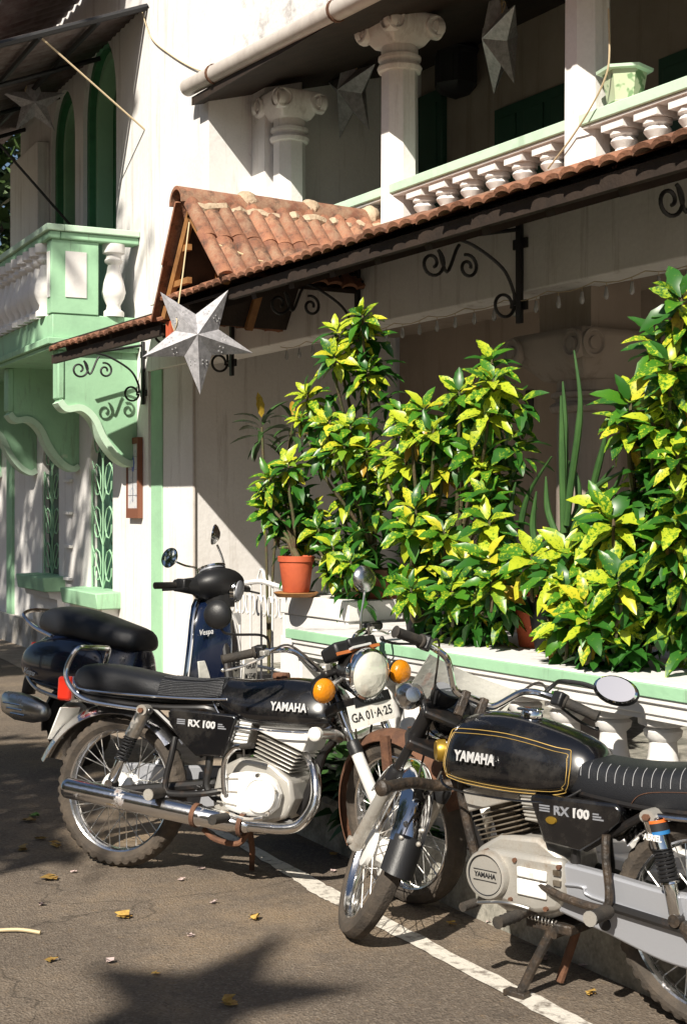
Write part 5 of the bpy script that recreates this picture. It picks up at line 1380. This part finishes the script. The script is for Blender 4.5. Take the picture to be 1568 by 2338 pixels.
# ================================================================== dark lantern on the upper wall
ln = px(1040, 212, x=6.1)
wl = thing("wall_lantern", "dark iron box lantern on the upper verandah wall", "lantern", ln)
lt = px(1040, 105, x=6.1).z - ln.z
MB().lathe([(.0, -.05), (.12, .0), (.17, .05), (.17, lt * .85), (.19, lt * .87), (.14, lt)], 6, a0=0).build("lantern_body", "iron", wl)
for k in range(6):
    a = math.pi * k / 3 + math.pi / 6
    MB().box((.149 * math.cos(a), .149 * math.sin(a), lt * .45), (.006, .10, lt * .6), Matrix.Rotation(a, 4, 'Z')).build("pane", "void", wl)
MB().tube([(0, 0, lt * .99), (.1, 0, lt + .05), (.19, 0, lt + .03)], .012, 6).build("hook", "iron", wl)

# ================================================================== celadon planter upstairs
cp = px(1425, 212, x=HC); cp.z = ZR + .001
pl = thing("hexagonal_planter", "hexagonal pale green glazed planter with painted sprigs on the upper railing", "planter", cp, (0, 0, .3))
MB().lathe([(.09, 0), (.095, .015), (.088, .02), (.112, .165), (.112, .17)], 6).build("planter_body", "celadon", pl, angle=20)
MB().ring([(.104, .165), (.142, .170), (.145, .185), (.104, .19)], 6).build("planter_rim", "green_mint", pl, angle=20)
MB().lathe([(.103, .172), (0, .175)], 6).build("soil", "soil", pl)
# ================================================================== string of little lights below the beam
sl_ = thing("string_lights", "string of small clear bulbs hung along the shaded beam", "string lights", (HX - .02, 5, 2.5))
ys_ = [px(u, 700, x=HX - .02).y for u in (640, 1600)]
pts = []; N = 44
for i in range(N + 1):
    y = ys_[0] + (ys_[1] - ys_[0]) * i / N; pts.append((0, y - 5, -.0 - .022 * abs(math.sin(i * math.pi / 4)) - .02))
MB().tube(pts, .0025, 4).build("wire", "cord", sl_)
bme = MB().lathe([(.002, -.018), (.006, -.02), (.010, -.045), (.013, -.062), (.008, -.076), (0, -.08)], 10).mesh("bulb", "bulb", 60)
for i in range(1, N, 2):
    p = pts[i]; link("bulb", bme, sl_, p, None); MB().tube([p, (p[0], p[1], p[2] - .02)], .002, 4).build("bulb_lead", "cord", sl_)
# loose cords: one up the tall white wall, one over the porch tiles, one by the planter
def cord(label, pts, r=.006, m="cord"):
    c = thing("cord", label, "cord", pts[0], group=None); o = Vector(pts[0])
    MB().tube(cat([Vector(p) - o for p in pts], 6), r, 6).build("strand", m, c); return c
cord("thin pale cable sagging across the tall white corner wall", [px(322, 15, x=HX - .02), px(345, 85, x=HX - .015), px(390, 125, x=HX - .012), px(440, 155, x=HX - .012), px(478, 166, x=HX - .02)], .005)
dv = Vector((0, ya - yn, za - zn)).normalized()
def on_slope(u, v):
    # point of the near slope of the porch roof seen at this pixel
    d = ray(u, v); n = Vector((0, -dv.z, dv.y)); p0 = Vector((0, yn, zn + .055)); o = Vector((0, 0, CAM_Z)); t = (p0 - o).dot(n) / d.dot(n); return o + d * t
cord("pale string lying across the red porch tiles", [on_slope(490, 556), on_slope(540, 575), on_slope(590, 595), on_slope(632, 600)], .006, "rope")
cord("pale cable looping down beside the hexagonal planter", [px(1388, 20, x=HC - .14), px(1390, 130, x=HC - .14), px(1378, 185, x=HC - .14), px(1345, 250, x=HC - .14), px(1300, 320, x=HC - .14), px(1250, 385, x=HC - .14)], .005)
# ================================================================== pots and crotons on the coping
def leaf_unit(var):
    r = random.Random(var); n = 7; L_, C_, R_ = [], [], []
    for i in range(n + 1):
        t = i / n; wd = .215 * (math.sin(math.pi * min(1, t ** .82)) ** .75) * (1 - .12 * t) + (.012 if i == 0 else 0)
        if 0 < i < n: wd *= 1 + (.10 if (i + var) % 2 else -.08)
        z = -.42 * t * t * (.55 + .3 * var) + .10 * t; up = .07 * math.sin(math.pi * t)
        C_.append((t, 0, z)); L_.append((t + .02, wd, z + up)); R_.append((t + .02, -wd, z + up))
    m = MB(); N = n + 1
    m.add(C_ + L_ + R_, [(i, i + 1, N + i + 1, N + i) for i in range(n)] + [(i, 2 * N + i, 2 * N + i + 1, i + 1) for i in range(n)])
    return m
LEAF = {}
for mt in ("leaf_croton", "leaf_croton_yellow", "leaf_croton_green", "leaf_croton_old", "dark_leaf"):
    LEAF[mt] = [leaf_unit(v).mesh("leaf", mt, 60) for v in range(3)]
def leaf_frames(c, size, n, r, tilt=Vector((0, 0, 1)), lo=-52, lean=None):
    """where the leaves of one rosette sit: golden-angle whorl, upright at the heart and hanging below"""
    out = []; a0 = r.uniform(0, 6.28)
    for i in range(n):
        t = (i + .5) / n; az = a0 + i * 2.39996 + r.uniform(-.2, .2)
        el = R(64 + (lo - 64) * (t ** .7) + r.uniform(-8, 8))
        d = Vector((math.cos(az) * math.cos(el), math.sin(az) * math.cos(el), math.sin(el)))
        base = c + tilt * (size * (.35 - 1.0 * t)) + Vector((d.x, d.y, 0)) * size * .08
        ln = size * (.62 + .55 * math.sin(math.pi * min(1, .18 + t * .75))) * r.uniform(.82, 1.12)
        up = Vector((0, 0, 1)) - d * d.z
        if up.length < .15: up = Vector((-d.x, -d.y, .2))
        side = up.cross(d).normalized(); side = (side + Vector((0, 0, r.uniform(-.25, .25)))).normalized()
        nz = d.cross(side).normalized(); side = nz.cross(d).normalized()
        if lean is not None:
            d, side, nz = lean @ d, lean @ side, lean @ nz; base = c + lean @ (base - c)
        M = Matrix(((d.x, side.x, nz.x, base.x), (d.y, side.y, nz.y, base.y), (d.z, side.z, nz.z, base.z), (0, 0, 0, 1))) @ Matrix.Diagonal((ln, ln * r.uniform(.9, 1.2), ln, 1))
        out.append((t, M))
    return out
POTS = {"terracotta": [(.0, 0), (.062, 0), (.066, .005), (.084, .15), (.090, .152), (.092, .178), (.084, .18), (.080, .165), (0, .165)]}
def pot(label, base, scale, m, saucer=False, cat_="pot"):
    t = thing("flower_pot", label, cat_, base)
    MB().lathe([(r * scale, h * scale) for r, h in POTS["terracotta"][1:8]], 28).build("pot_body", m, t)
    MB().lathe([(.0815 * scale, .160 * scale), (0, .166 * scale)], 20).build("soil", "soil", t)
    return t
def croton(label, base, ros, seed, x0, nl=17, extra=70, mats=(.5, .22, .22, .06), spread=.14):
    """potted croton; ros = (u, v, size, depth offset)"""
    r = random.Random(seed); root = thing("croton_plant", label, "plant", base, group=None)
    b0 = Vector(base); inner = MB(); k = 0
    names = ("leaf_croton", "leaf_croton_yellow", "leaf_croton_green", "leaf_croton_old")
    pts_all = []; NL = min(24, 298 // len(ros)); comp = MB(); lu = [leaf_unit(v) for v in range(3)]
    for (u, v, sz, dx) in ros:
        if v > 1345: v -= 24
        c = px(u, v, x=x0 + dx + r.uniform(-.03, .03)) - b0; size = .094 * sz; pts_all.append(c)
        mid = c * .55 + Vector((0, 0, -.02)); 
        st = cat([Vector((r.uniform(-.03, .03), r.uniform(-.03, .03), .0)), Vector((mid.x * .6, mid.y * .6, mid.z * .8)), Vector((c.x * .95, c.y * .95, c.z - size * 1.3)), c + Vector((0, 0, size * .3))], 5)
        MB().tube(st, [.011, .005], 6).build("stem", "stem", root)
        tilt = Vector((r.uniform(-.2, .05), r.uniform(-.2, .1), 1)).normalized()
        bright = r.random()
        ln_ = Vector((0, 0, 1)).rotation_difference(Vector((r.uniform(-.8, -.35), r.uniform(-.75, -.2), 1)).normalized()).to_matrix()
        for (t, M) in leaf_frames(c, size, NL, r, tilt, lean=ln_):
            q = r.random(); w0, w1, w2, w3 = mats
            if t > .8 and q < .25: i = 3 if r.random() < .45 else 1
            elif q < w0: i = 0
            elif q < w0 + w1: i = 1
            elif q < w0 + w1 + w2: i = 2
            else: i = 3 if t > .55 else 0
            if bright < .2 and i == 1: i = 0
            link("leaf", LEAF[names[i]][r.randrange(3)], root, mw=M)
        for kk in range(1):                                   # looser growth below and behind the rosette
            cc_ = c + Vector((r.uniform(.06, .14), r.uniform(-.07, .09), -size * r.uniform(.6, 1.3)))
            for (t, M) in leaf_frames(cc_, size * .95, 7, r, tilt, lean=ln_): L_ = r.choice(lu); comp.add(L_.v, L_.f, M)
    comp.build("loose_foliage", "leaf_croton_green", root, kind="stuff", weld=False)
    # shaded leaves inside the bush, too many and too hidden to count
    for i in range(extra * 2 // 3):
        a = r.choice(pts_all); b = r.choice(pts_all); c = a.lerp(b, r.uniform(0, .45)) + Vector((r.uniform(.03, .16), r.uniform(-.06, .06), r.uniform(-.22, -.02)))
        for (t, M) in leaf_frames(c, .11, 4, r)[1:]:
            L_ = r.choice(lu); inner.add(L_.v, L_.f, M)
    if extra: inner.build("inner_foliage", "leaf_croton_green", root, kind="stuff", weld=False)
    return root
c2 = lambda x, y, s=1.0, d=0.0: (533 + .362 * x, 658 + .362 * y, s, d)
c3 = lambda x, y, s=1.0, d=0.0: (1035 + .4293 * x, 564 + .4293 * y, s, d)
CZ = .886
# pots
pA = px(676, 1352, z=.986 + .022); ps = pot("small bright terracotta pot standing in a saucer on white step", pA, 1.0, "terracotta", True)
MB().lathe([(.075, -.0215), (.095, -.0215), (.112, -.002), (.106, .002), (.08, -.008), (.05, -.008)], 28).build("saucer", "wood_orange", ps)
pB = px(858, 1412, z=CZ); pot("faded red-brown pot on the coping behind the handlebar mirror", pB, 1.35, "terracotta_old")
pC = px(965, 1446, z=CZ); pot("black plastic pot on the coping under drooping leaves, beside another", pC, 1.05, "pot_black")
pD = px(1042, 1452, z=CZ); pot("narrow black plastic pot on the coping close to the orange one", pD, .95, "pot_black")
pE = px(1228, 1476, z=CZ); pot("tall orange clay pot on the coping half hidden by speckled leaves", pE, 1.15, "terracotta")
pF = px(1470, 1505, z=CZ); pot("dark pot at the foot of the largest croton", px(1560, 1480, z=CZ), 1.2, "pot_black")
pG = px(1290, 1430, z=CZ) ; pG.x = min(pG.x, 3.68)
T = lambda p, h: (p.x, p.y, p.z + h)
croton("small speckled croton growing from the terracotta pot on the white step", T(pA, .165), [c2(350, 1130, 1.0), c2(235, 1210, 1.05, -.04), c2(225, 1400, 1.0), c2(330, 1260, .9, .05), c2(280, 1500, .85, .02), c2(180, 1290, .7, .0)], 11, pA.x - .05, 18, 30, (.45, .28, .22, .05))
croton("tallest speckled croton rising to the eave bracket", T(pB, .20), [c2(815, 190, 1.0), c2(660, 300, 1.0, -.04), c2(640, 450, 1.05, -.06), c2(790, 320, .9, .05), c2(850, 540, .95, .02), c2(470, 690, 1.0, -.02), c2(610, 860, 1.0, -.08), c2(740, 890, 1.0, -.06), c2(560, 1030, 1.0, -.06), c2(700, 1010, 1.0, -.1), c2(840, 1040, .95, -.04), c2(430, 830, .7, .05)], 12, 3.42, 19, 60, (.50, .22, .20, .08))
croton("low dark speckled croton hanging over the red-brown pot", T(pB, .16), [c2(480, 1420, .95), c2(540, 1530, 1.0, -.05), c2(630, 1650, 1.0, -.1), c2(740, 1740, 1.0, -.12), c2(800, 1260, 1.1, -.08), c2(700, 1350, .9, .02), c2(860, 1420, .8, .05), c2(430, 1560, .85, .02), c2(620, 1800, .8, -.06), c2(780, 1560, .8, .05)], 13, 3.50, 17, 70, (.42, .22, .32, .04))
croton("speckled croton with yellowing leaves behind the black pots", T(pC, .16), [c2(1200, 790, 1.05, -.02), c2(1130, 900, 1.05, -.06), c2(1260, 930, 1.0, -.08), c2(1060, 800, .9, .05), c2(1090, 1110, 1.1, -.04), c2(1310, 1130, 1.0, -.04), c2(960, 1080, .9, .0), c2(1150, 1420, 1.15, -.10), c2(1120, 1530, 1.1, -.14), c2(1330, 1560, 1.0, -.06), c2(1240, 1620, .9, -.05), c2(1000, 1240, .8, .05)], 14, 3.36, 19, 60, (.44, .30, .14, .12))
croton("bright speckled croton column beside the spiky succulent", T(pD, .15), [c3(205, 630, 1.05), c3(210, 740, 1.1, -.06), c3(175, 890, 1.05, -.08), c3(105, 1110, 1.1, -.04), c3(190, 1200, .9, .0), c3(180, 1370, 1.05, -.08), c3(190, 1480, 1.05, -.10), c3(30, 790, 1.0, .0), c3(20, 900, .95, .0), c3(60, 1000, .9, .04)], 15, 3.34, 19, 60, (.60, .18, .18, .04))
croton("low bright croton spilling over the coping above the headlamp", T(pD, .12), [c2(1080, 1880, 1.0, -.04), c2(1120, 1990, .95, -.08), c2(1390, 1880, 1.05, -.06), c2(1380, 2000, 1.0, -.1), c3(60, 1690, 1.0), c3(190, 1680, 1.2, -.10), c3(200, 1790, 1.0, -.12), c2(1190, 1760, .9, .05), c3(60, 1850, .9, -.02), c3(110, 1960, .8, .0)], 16, 3.25, 18, 60, (.54, .22, .20, .04))
croton("wide golden-flecked croton in the tall orange clay pot", T(pE, .18), [c3(415, 1670, 1.15, -.04), c3(600, 1650, 1.15, -.04), c3(550, 1760, 1.1, -.10), c3(620, 1900, 1.0, -.10), c3(700, 1980, 1.1, -.14), c3(600, 2060, 1.0, -.12), c3(720, 2080, 1.0, -.14), c3(880, 1850, 1.15, -.08), c3(800, 1760, 1.0, -.02), c3(860, 1980, 1.0, -.1), c3(540, 2120, .8, -.1), c3(850, 2080, .8, -.06)], 17, 3.22, 18, 70, (.58, .18, .21, .03))
croton("croton with broad pale leaves leaning against the spiky succulent", T(pF, .05), [c3(850, 1480, 1.25, -.06), c3(790, 1400, 1.0, .0), c3(960, 1560, 1.0, .0), c3(730, 1560, .95, .02), c3(940, 1420, .85, .08), c3(700, 1680, .95, .0)], 18, 3.24, 19, 40, (.62, .16, .20, .02))
croton("largest dark croton towering at the end of the coping", T(pF, .05), [c3(940, 860, 1.2, -.04), c3(930, 960, 1.0, -.06), c3(1090, 530, 1.1, .0), c3(1150, 650, 1.15, -.04), c3(1210, 300, 1.15, .0), c3(1235, 410, 1.0, .0), c3(1170, 790, 1.0, .0), c3(1060, 960, 1.0, .0), c3(1190, 1000, 1.0, .02), c3(1190, 1140, 1.0, -.02), c3(1050, 1150, .9, .03), c3(1200, 1330, 1.0, .0), c3(1180, 1480, 1.1, -.04)], 19, 3.20, 18, 70, (.45, .16, .36, .03))
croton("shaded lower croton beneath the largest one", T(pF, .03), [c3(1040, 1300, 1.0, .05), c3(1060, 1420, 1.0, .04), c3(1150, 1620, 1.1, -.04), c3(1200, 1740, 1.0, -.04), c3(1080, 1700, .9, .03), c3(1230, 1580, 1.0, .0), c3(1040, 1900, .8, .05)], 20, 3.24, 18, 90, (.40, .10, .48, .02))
# trunk of the largest croton
tk = thing("bent_shrub", "bare bent brown shrub stem rising from the coping below the largest croton", "shrub", pF)
MB().tube(cat([Vector((0, 0, 0)), px(1478, 1440, x=pF.x) - pF, px(1500, 1370, x=pF.x) - pF, px(1515, 1250, x=pF.x) - pF], 6), [.026, .014], 10).build("wood", "stem", tk)
MB().tube(cat([px(1485, 1420, x=pF.x) - pF, px(1440, 1400, x=pF.x) - pF, px(1400, 1360, x=pF.x) - pF], 5), [.010, .006], 8).build("branch", "stem", tk)
# dark bromeliad-like plant against the wall
pH = px(610, 1300, x=3.85); pH.z = .99
db = thing("dark_foliage_plant", "small dark plant with narrow drooping leaves before the shaded wall", "plant", (3.86, pH.y, .24))
pot_ = MB().lathe([(.07, 0), (.10, .2), (.105, .22)], 20).build("pot_body", "pot_black", db)
r_ = random.Random(5); b0 = Vector(db.location)
for (u, v, sz) in ((598, 975, 1.35), (668, 970, 1.2)):
    c = px(u, v, x=3.84) - b0
    MB().tube(cat([Vector((0, 0, .2)), Vector((c.x * .5, c.y * .3, c.z * .6)), c], 6), .008, 6).build("stem", "stem", db)
    for (t, M) in leaf_frames(c, .125 * sz, 16, r_, lo=-40):
        link("leaf", LEAF["dark_leaf" if r_.random() < .8 else "leaf_croton_old"][r_.randrange(3)], db, mw=M @ Matrix.Diagonal((1, .55, 1, 1)))
# spiky cylindrical succulent
sp_ = thing("spiky_succulent", "dark green succulent with long round pointed stems between the crotons", "plant", (3.42, px(1270, 1400, x=3.42).y, CZ))
MB().lathe([(.08, 0), (.11, .18), (.115, .2)], 20).build("pot_body", "pot_black", sp_)
b0 = Vector(sp_.location)
SPK = [[(640, 550), (672, 800), (660, 1000), (625, 1250), (600, 1480)], [(580, 715), (590, 900), (592, 1150), (596, 1500)], [(520, 1115), (405, 1300), (362, 1450), (365, 1540), (420, 1640)],
       [(822, 930), (790, 1080), (745, 1260), (690, 1500)], [(850, 1165), (720, 1330), (650, 1450), (600, 1560)], [(905, 1190), (780, 1260), (700, 1350), (620, 1560)], [(905, 1170), (830, 1330), (700, 1480), (620, 1580)],
       [(560, 1085), (650, 1220), (655, 1400), (570, 1530)], [(790, 1430), (640, 1480), (510, 1580)], [(490, 1220), (500, 1400), (550, 1540)], [(570, 790), (575, 1000), (580, 1300), (585, 1520)], [(440, 1300), (420, 1480), (440, 1620)],
       [(760, 1330), (700, 1430), (640, 1600)], [(600, 1600), (520, 1570), (470, 1600), (450, 1680)], [(330, 1250), (300, 1420), (330, 1600)]]
for i, q in enumerate(SPK):
    P_ = [px(1035 + .4293 * x, 564 + .4293 * y, x=3.34 + .04 * ((i * 7) % 5 - 2)) - b0 for x, y in q]
    pp = cat(P_, 6); n = len(pp)
    MB().tube(pp, [.003 + .0095 * min(1, (k / n) * 2.4) for k in range(n)], 8).build("spike", "spike", sp_)

# leafy ground cover between the kerb and the balustrade
gc = MB(); r_ = random.Random(9); lu = [leaf_unit(v) for v in range(3)]
for i in range(150):
    y = r_.uniform(4.5, 5.75) if i < 100 else r_.uniform(1.9, 3.0); c = Vector((3.04 + r_.uniform(-.03, .03), y, .17 + r_.uniform(0, .22)))
    for (t, M) in leaf_frames(c, r_.uniform(.10, .17), 4, r_, lo=-20): L_ = r_.choice(lu); gc.add(L_.v, L_.f, M)
g_ = gc.build("ground_cover", "dark_leaf", kind="stuff", weld=False); g_["label"] = "broad green leaves growing between the kerb and the balustrade"; g_["category"] = "ground cover"
# ================================================================== fallen leaves and scraps on the road
fl = lambda x, y: (x * .56, 1819 + .56 * y)
flat = MB(); 
def fallen(label, u, v, ln, m, seed, cat_="leaf", group=None, name="fallen_leaf"):
    r = random.Random(seed); p = px(u, v, z=.006); mb = leaf_unit(seed % 3)
    mb.v = [Vector((q.x, q.y * 1.5, abs(q.z) * .9 + .25 * (q.x - .5) ** 2 * (.5 + r.random()) + abs(q.y) * .3)) for q in mb.v]
    mb.v = [Matrix.Rotation(r.uniform(0, 6.28), 3, 'Z') @ (q - Vector((.5, 0, 0))) * ln for q in mb.v]
    zmin = min(q.z for q in mb.v); mb.v = [q - Vector((0, 0, zmin)) for q in mb.v]
    o = mb.build(name, m); o.location = p; o.scale = (.8, .8, .6); return tag(o, label, cat_, group)
FL = ["dry leaf on the asphalt closest to the green fallen leaf", "yellow leaf on the asphalt just behind the chrome silencer's rear tyre", "dull brown leaf on the asphalt left of the two yellow leaves",
      "long dry leaf lying alone in the shade behind the rear tyre", "crumpled yellow leaf in the middle of the dusty sunlit patch", "pale dry leaf lying beside the star shadow on the road", "small brown leaf on the sunlit road near the twig",
      "yellow leaf in the shadow beside the painted line", "flat brown leaf on open asphalt near the pinstriped motorcycle's front wheel", "tiny dry leaf on the edge of the star shadow", "dry leaf in the gutter below the concrete kerb", "dry leaf"]
FG = "dry leaves scattered on the road"
for i, (x, y, l) in enumerate([(170, 172, .085), (232, 200, .09), (95, 215, .075), (205, 333, .10), (505, 488, .085), (938, 842, .075), (210, 665, .06), (1365, 238, .06), (1040, 497, .06), (640, 720, .045), (1270, 75, .05), (840, 215 - 300, .05)]):
    u, v = fl(x, y)
    if v > 1830: fallen(FL[i], u, v, l, "dry_leaf", 30 + i, group=FG)
fallen("pale curled leaf on the asphalt beside the green leaf", *fl(115, 97), .10, "dry_leaf", 51)
fallen("fresh green leaf lying on the asphalt among dry ones", *fl(146, 80), .075, "green_leaf_fallen", 52)
LS = ["pinkish scrap of litter in the tree shade on the road", "pink folded paper scrap in the middle of the open road", "pale scrap on the road just outside the silencer motorcycle's shadow", "small pink scrap on the road below the silencer",
      "white paper scrap beside the star shadow", "white scrap inside the shadow between the two front wheels", "pale chip on the road close to the rear tyre", "pale chip on the dusty patch of road"]
for i, (x, y) in enumerate([(170, 438), (780, 566), (820, 292), (740, 338), (450, 673), (1360, 302), (300, 305), (870, 430)]):
    fallen(LS[i], *fl(x, y), .042, "litter", 70 + i, "litter", "pale scraps on the road", "litter_scrap")
UL = ["curled brown leaf in the shade below the dynamo cover", "pale scrap in the shadow between front wheel and kerb", "brown leaf beside the centre stand's shadow", "pale scrap under the chain case",
      "brown leaf near the foot of the centre stand", "pale scrap lying behind the stand foot by the rear tyre", "reddish leaf against the kerb behind the gear lever", "pale scrap heaped against the kerb by the front tyre"]
for i, (u, v) in enumerate([(1120, 2105), (1030, 2110), (1240, 2190), (1370, 2110), (1330, 2205), (1345, 2268), (1085, 2065), (1060, 2047)]):
    fallen(UL[i], u, v, .05, "dry_leaf" if i % 2 else "litter", 90 + i, group="leaves under the motorcycle")
tw = px(40, 2125, z=.008)
t_ = thing("twig", "short pale dry twig lying on the asphalt beside the shade", "twig", tw)
MB().tube(cat([(-.10, .05, 0), (0, .0, .004), (.06, -.06, .0)], 4), .006, 6).build("stick", "rope", t_)
# ================================================================== trees
def tree(name, label, loc, h, crown_c, crown_r, nclump, leaf, seed, m="crown_leaf", per=26):
    r = random.Random(seed); root = thing(name, label, "tree", loc); b = Vector(loc)
    cc = Vector(crown_c) - b
    tr = MB().tube(cat([(0, 0, -.1), (.1, .05, h * .35), (cc.x * .3, cc.y * .3, h * .75), (cc.x * .8, cc.y * .8, cc.z)], 6), [.28, .10], 12)
    trunk = tr.build("trunk", "bark", root)
    m_ = MB()
    for i in range(nclump):
        while True:
            p = Vector((r.uniform(-1, 1), r.uniform(-1, 1), r.uniform(-1, 1)))
            if .25 < p.length < 1: break
        c = cc + Vector((p.x * crown_r[0], p.y * crown_r[1], p.z * crown_r[2]))
        if i % 9 == 0:
            MB().tube(cat([Vector((cc.x * .3, cc.y * .3, h * .7)), (Vector((cc.x * .3, cc.y * .3, h * .7)) + c) / 2 + Vector((0, 0, .2)), c], 4), [.07, .015], 6).build("limb", "bark", trunk)
        cr = r.uniform(.25, .55)
        for k in range(per):
            q = c + Vector((r.gauss(0, .5), r.gauss(0, .5), r.gauss(0, .4))) * cr
            a, e = r.uniform(0, 6.28), r.uniform(-.9, .9); d = Vector((math.cos(a) * math.cos(e), math.sin(a) * math.cos(e), math.sin(e))); s = d.orthogonal().normalized(); s = Matrix.Rotation(r.uniform(0, 6.28), 3, d) @ s
            L = leaf * r.uniform(.7, 1.3)
            m_.add([q, q + d * L * .5 + s * L * .22, q + d * L, q + d * L * .5 - s * L * .22], [(0, 1, 2, 3)])
    m_.build("crown", m, root, kind="stuff", weld=False)
    return root
# the wood at the end of the street, seen past the green house
tree("street_tree", "dark leafy tree standing in the gap beyond the green balcony", (5.4, 22, 0), 6, (5.0, 21, 6.0), (3.4, 3.0, 5.0), 330, .34, 3, per=30)
tree("street_tree", "leafy tree rising above the awning of the green house", (3.5, 25, 0), 7, (3.6, 24.5, 8.6), (3.2, 3.0, 4.2), 240, .34, 4, per=30)
# trees across the road, behind and left of the camera: their crowns shade the green house and the left of the road
tree("street_tree", "broad shade tree across the road from the green house", (-5.0, 9.0, 0), 6, (-3.6, 8.9, 8.7), (2.6, 2.4, 2.0), 130, .30, 5)
tree("street_tree", "tall thin tree with a sparse high crown across the road", (-5.2, 6.9, 0), 9, (-3.7, 6.6, 12.0), (1.6, 1.1, 2.4), 46, .26, 9, per=20)
tree("street_tree", "smaller shade tree across the road from the scooter", (-5.4, 2.9, 0), 5, (-3.9, 2.7, 6.3), (1.3, 1.5, .9), 60, .26, 6)
tree("street_tree", "dense dark tree beside the ochre house across the road", (-8.5, -3.5, 0), 4, (-8.5, -3.5, 5.0), (2.6, 3.0, 3.0), 160, .34, 7)
tree("street_tree", "dense dark tree at the far corner of the ochre house", (-8.0, 14.5, 0), 4, (-8.0, 15.5, 5.5), (2.4, 3.4, 3.2), 160, .34, 8)
# the house across the road, behind the camera: it closes the street and shows in the chrome
oh = thing("ochre_house", "plain ochre house with green shutters across the road", "house", (-9, 4, 0))
def op(mb, name, m, par=oh, **k): return mb.build(name, m, par, **k)
op(MB().b2((-4, -8, -.02), (0, 9, 6.0)), "wall", "ochre", bevel=.02)
rf2 = op(MB().prism([(-4.5, 6.001), (.6, 6.001), (.6, 6.08), (-2, 7.3), (-4.5, 6.08)], -8.5, 9.5, lambda a, b, h: (a, h, b)), "roof", "tile")
for i in range(6):
    for z0 in (1.0, 3.9):
        y = -6.6 + i * 2.7
        wn = op(MB().b2((.0005, y - .5, z0), (.05, y + .5, z0 + 1.4)), "window", "green_shutter", bevel=.01)
        MB().b2((.0008, y - .62, z0 - .12), (.14, y + .62, z0 - .001)).build("sill", "paint_white", wn)
        for s_ in (-1, 1): MB().b2((.0505, y + s_ * .26 - .22, z0 + .06), (.075, y + s_ * .26 + .22, z0 + 1.34)).build("shutter", "green_deep", wn)
# star lantern strung over the road; its shadow falls on the asphalt
sr = Vector((1.72, 3.75, 0)) - SUN * (6.9 / -SUN.z)
st_ = star("silver paper star lantern strung on a wire high over the road", sr, .48, (-.55, -.3, .6), 12, None)
MB().tube(cat([Vector((-6.1, 2.1, .75)), Vector((-2.5, 1.0, .25)), Vector((0, 0, .40)), Vector((7.2, 5.5, 0))], 8), .006, 6).build("wire", "cord", st_)
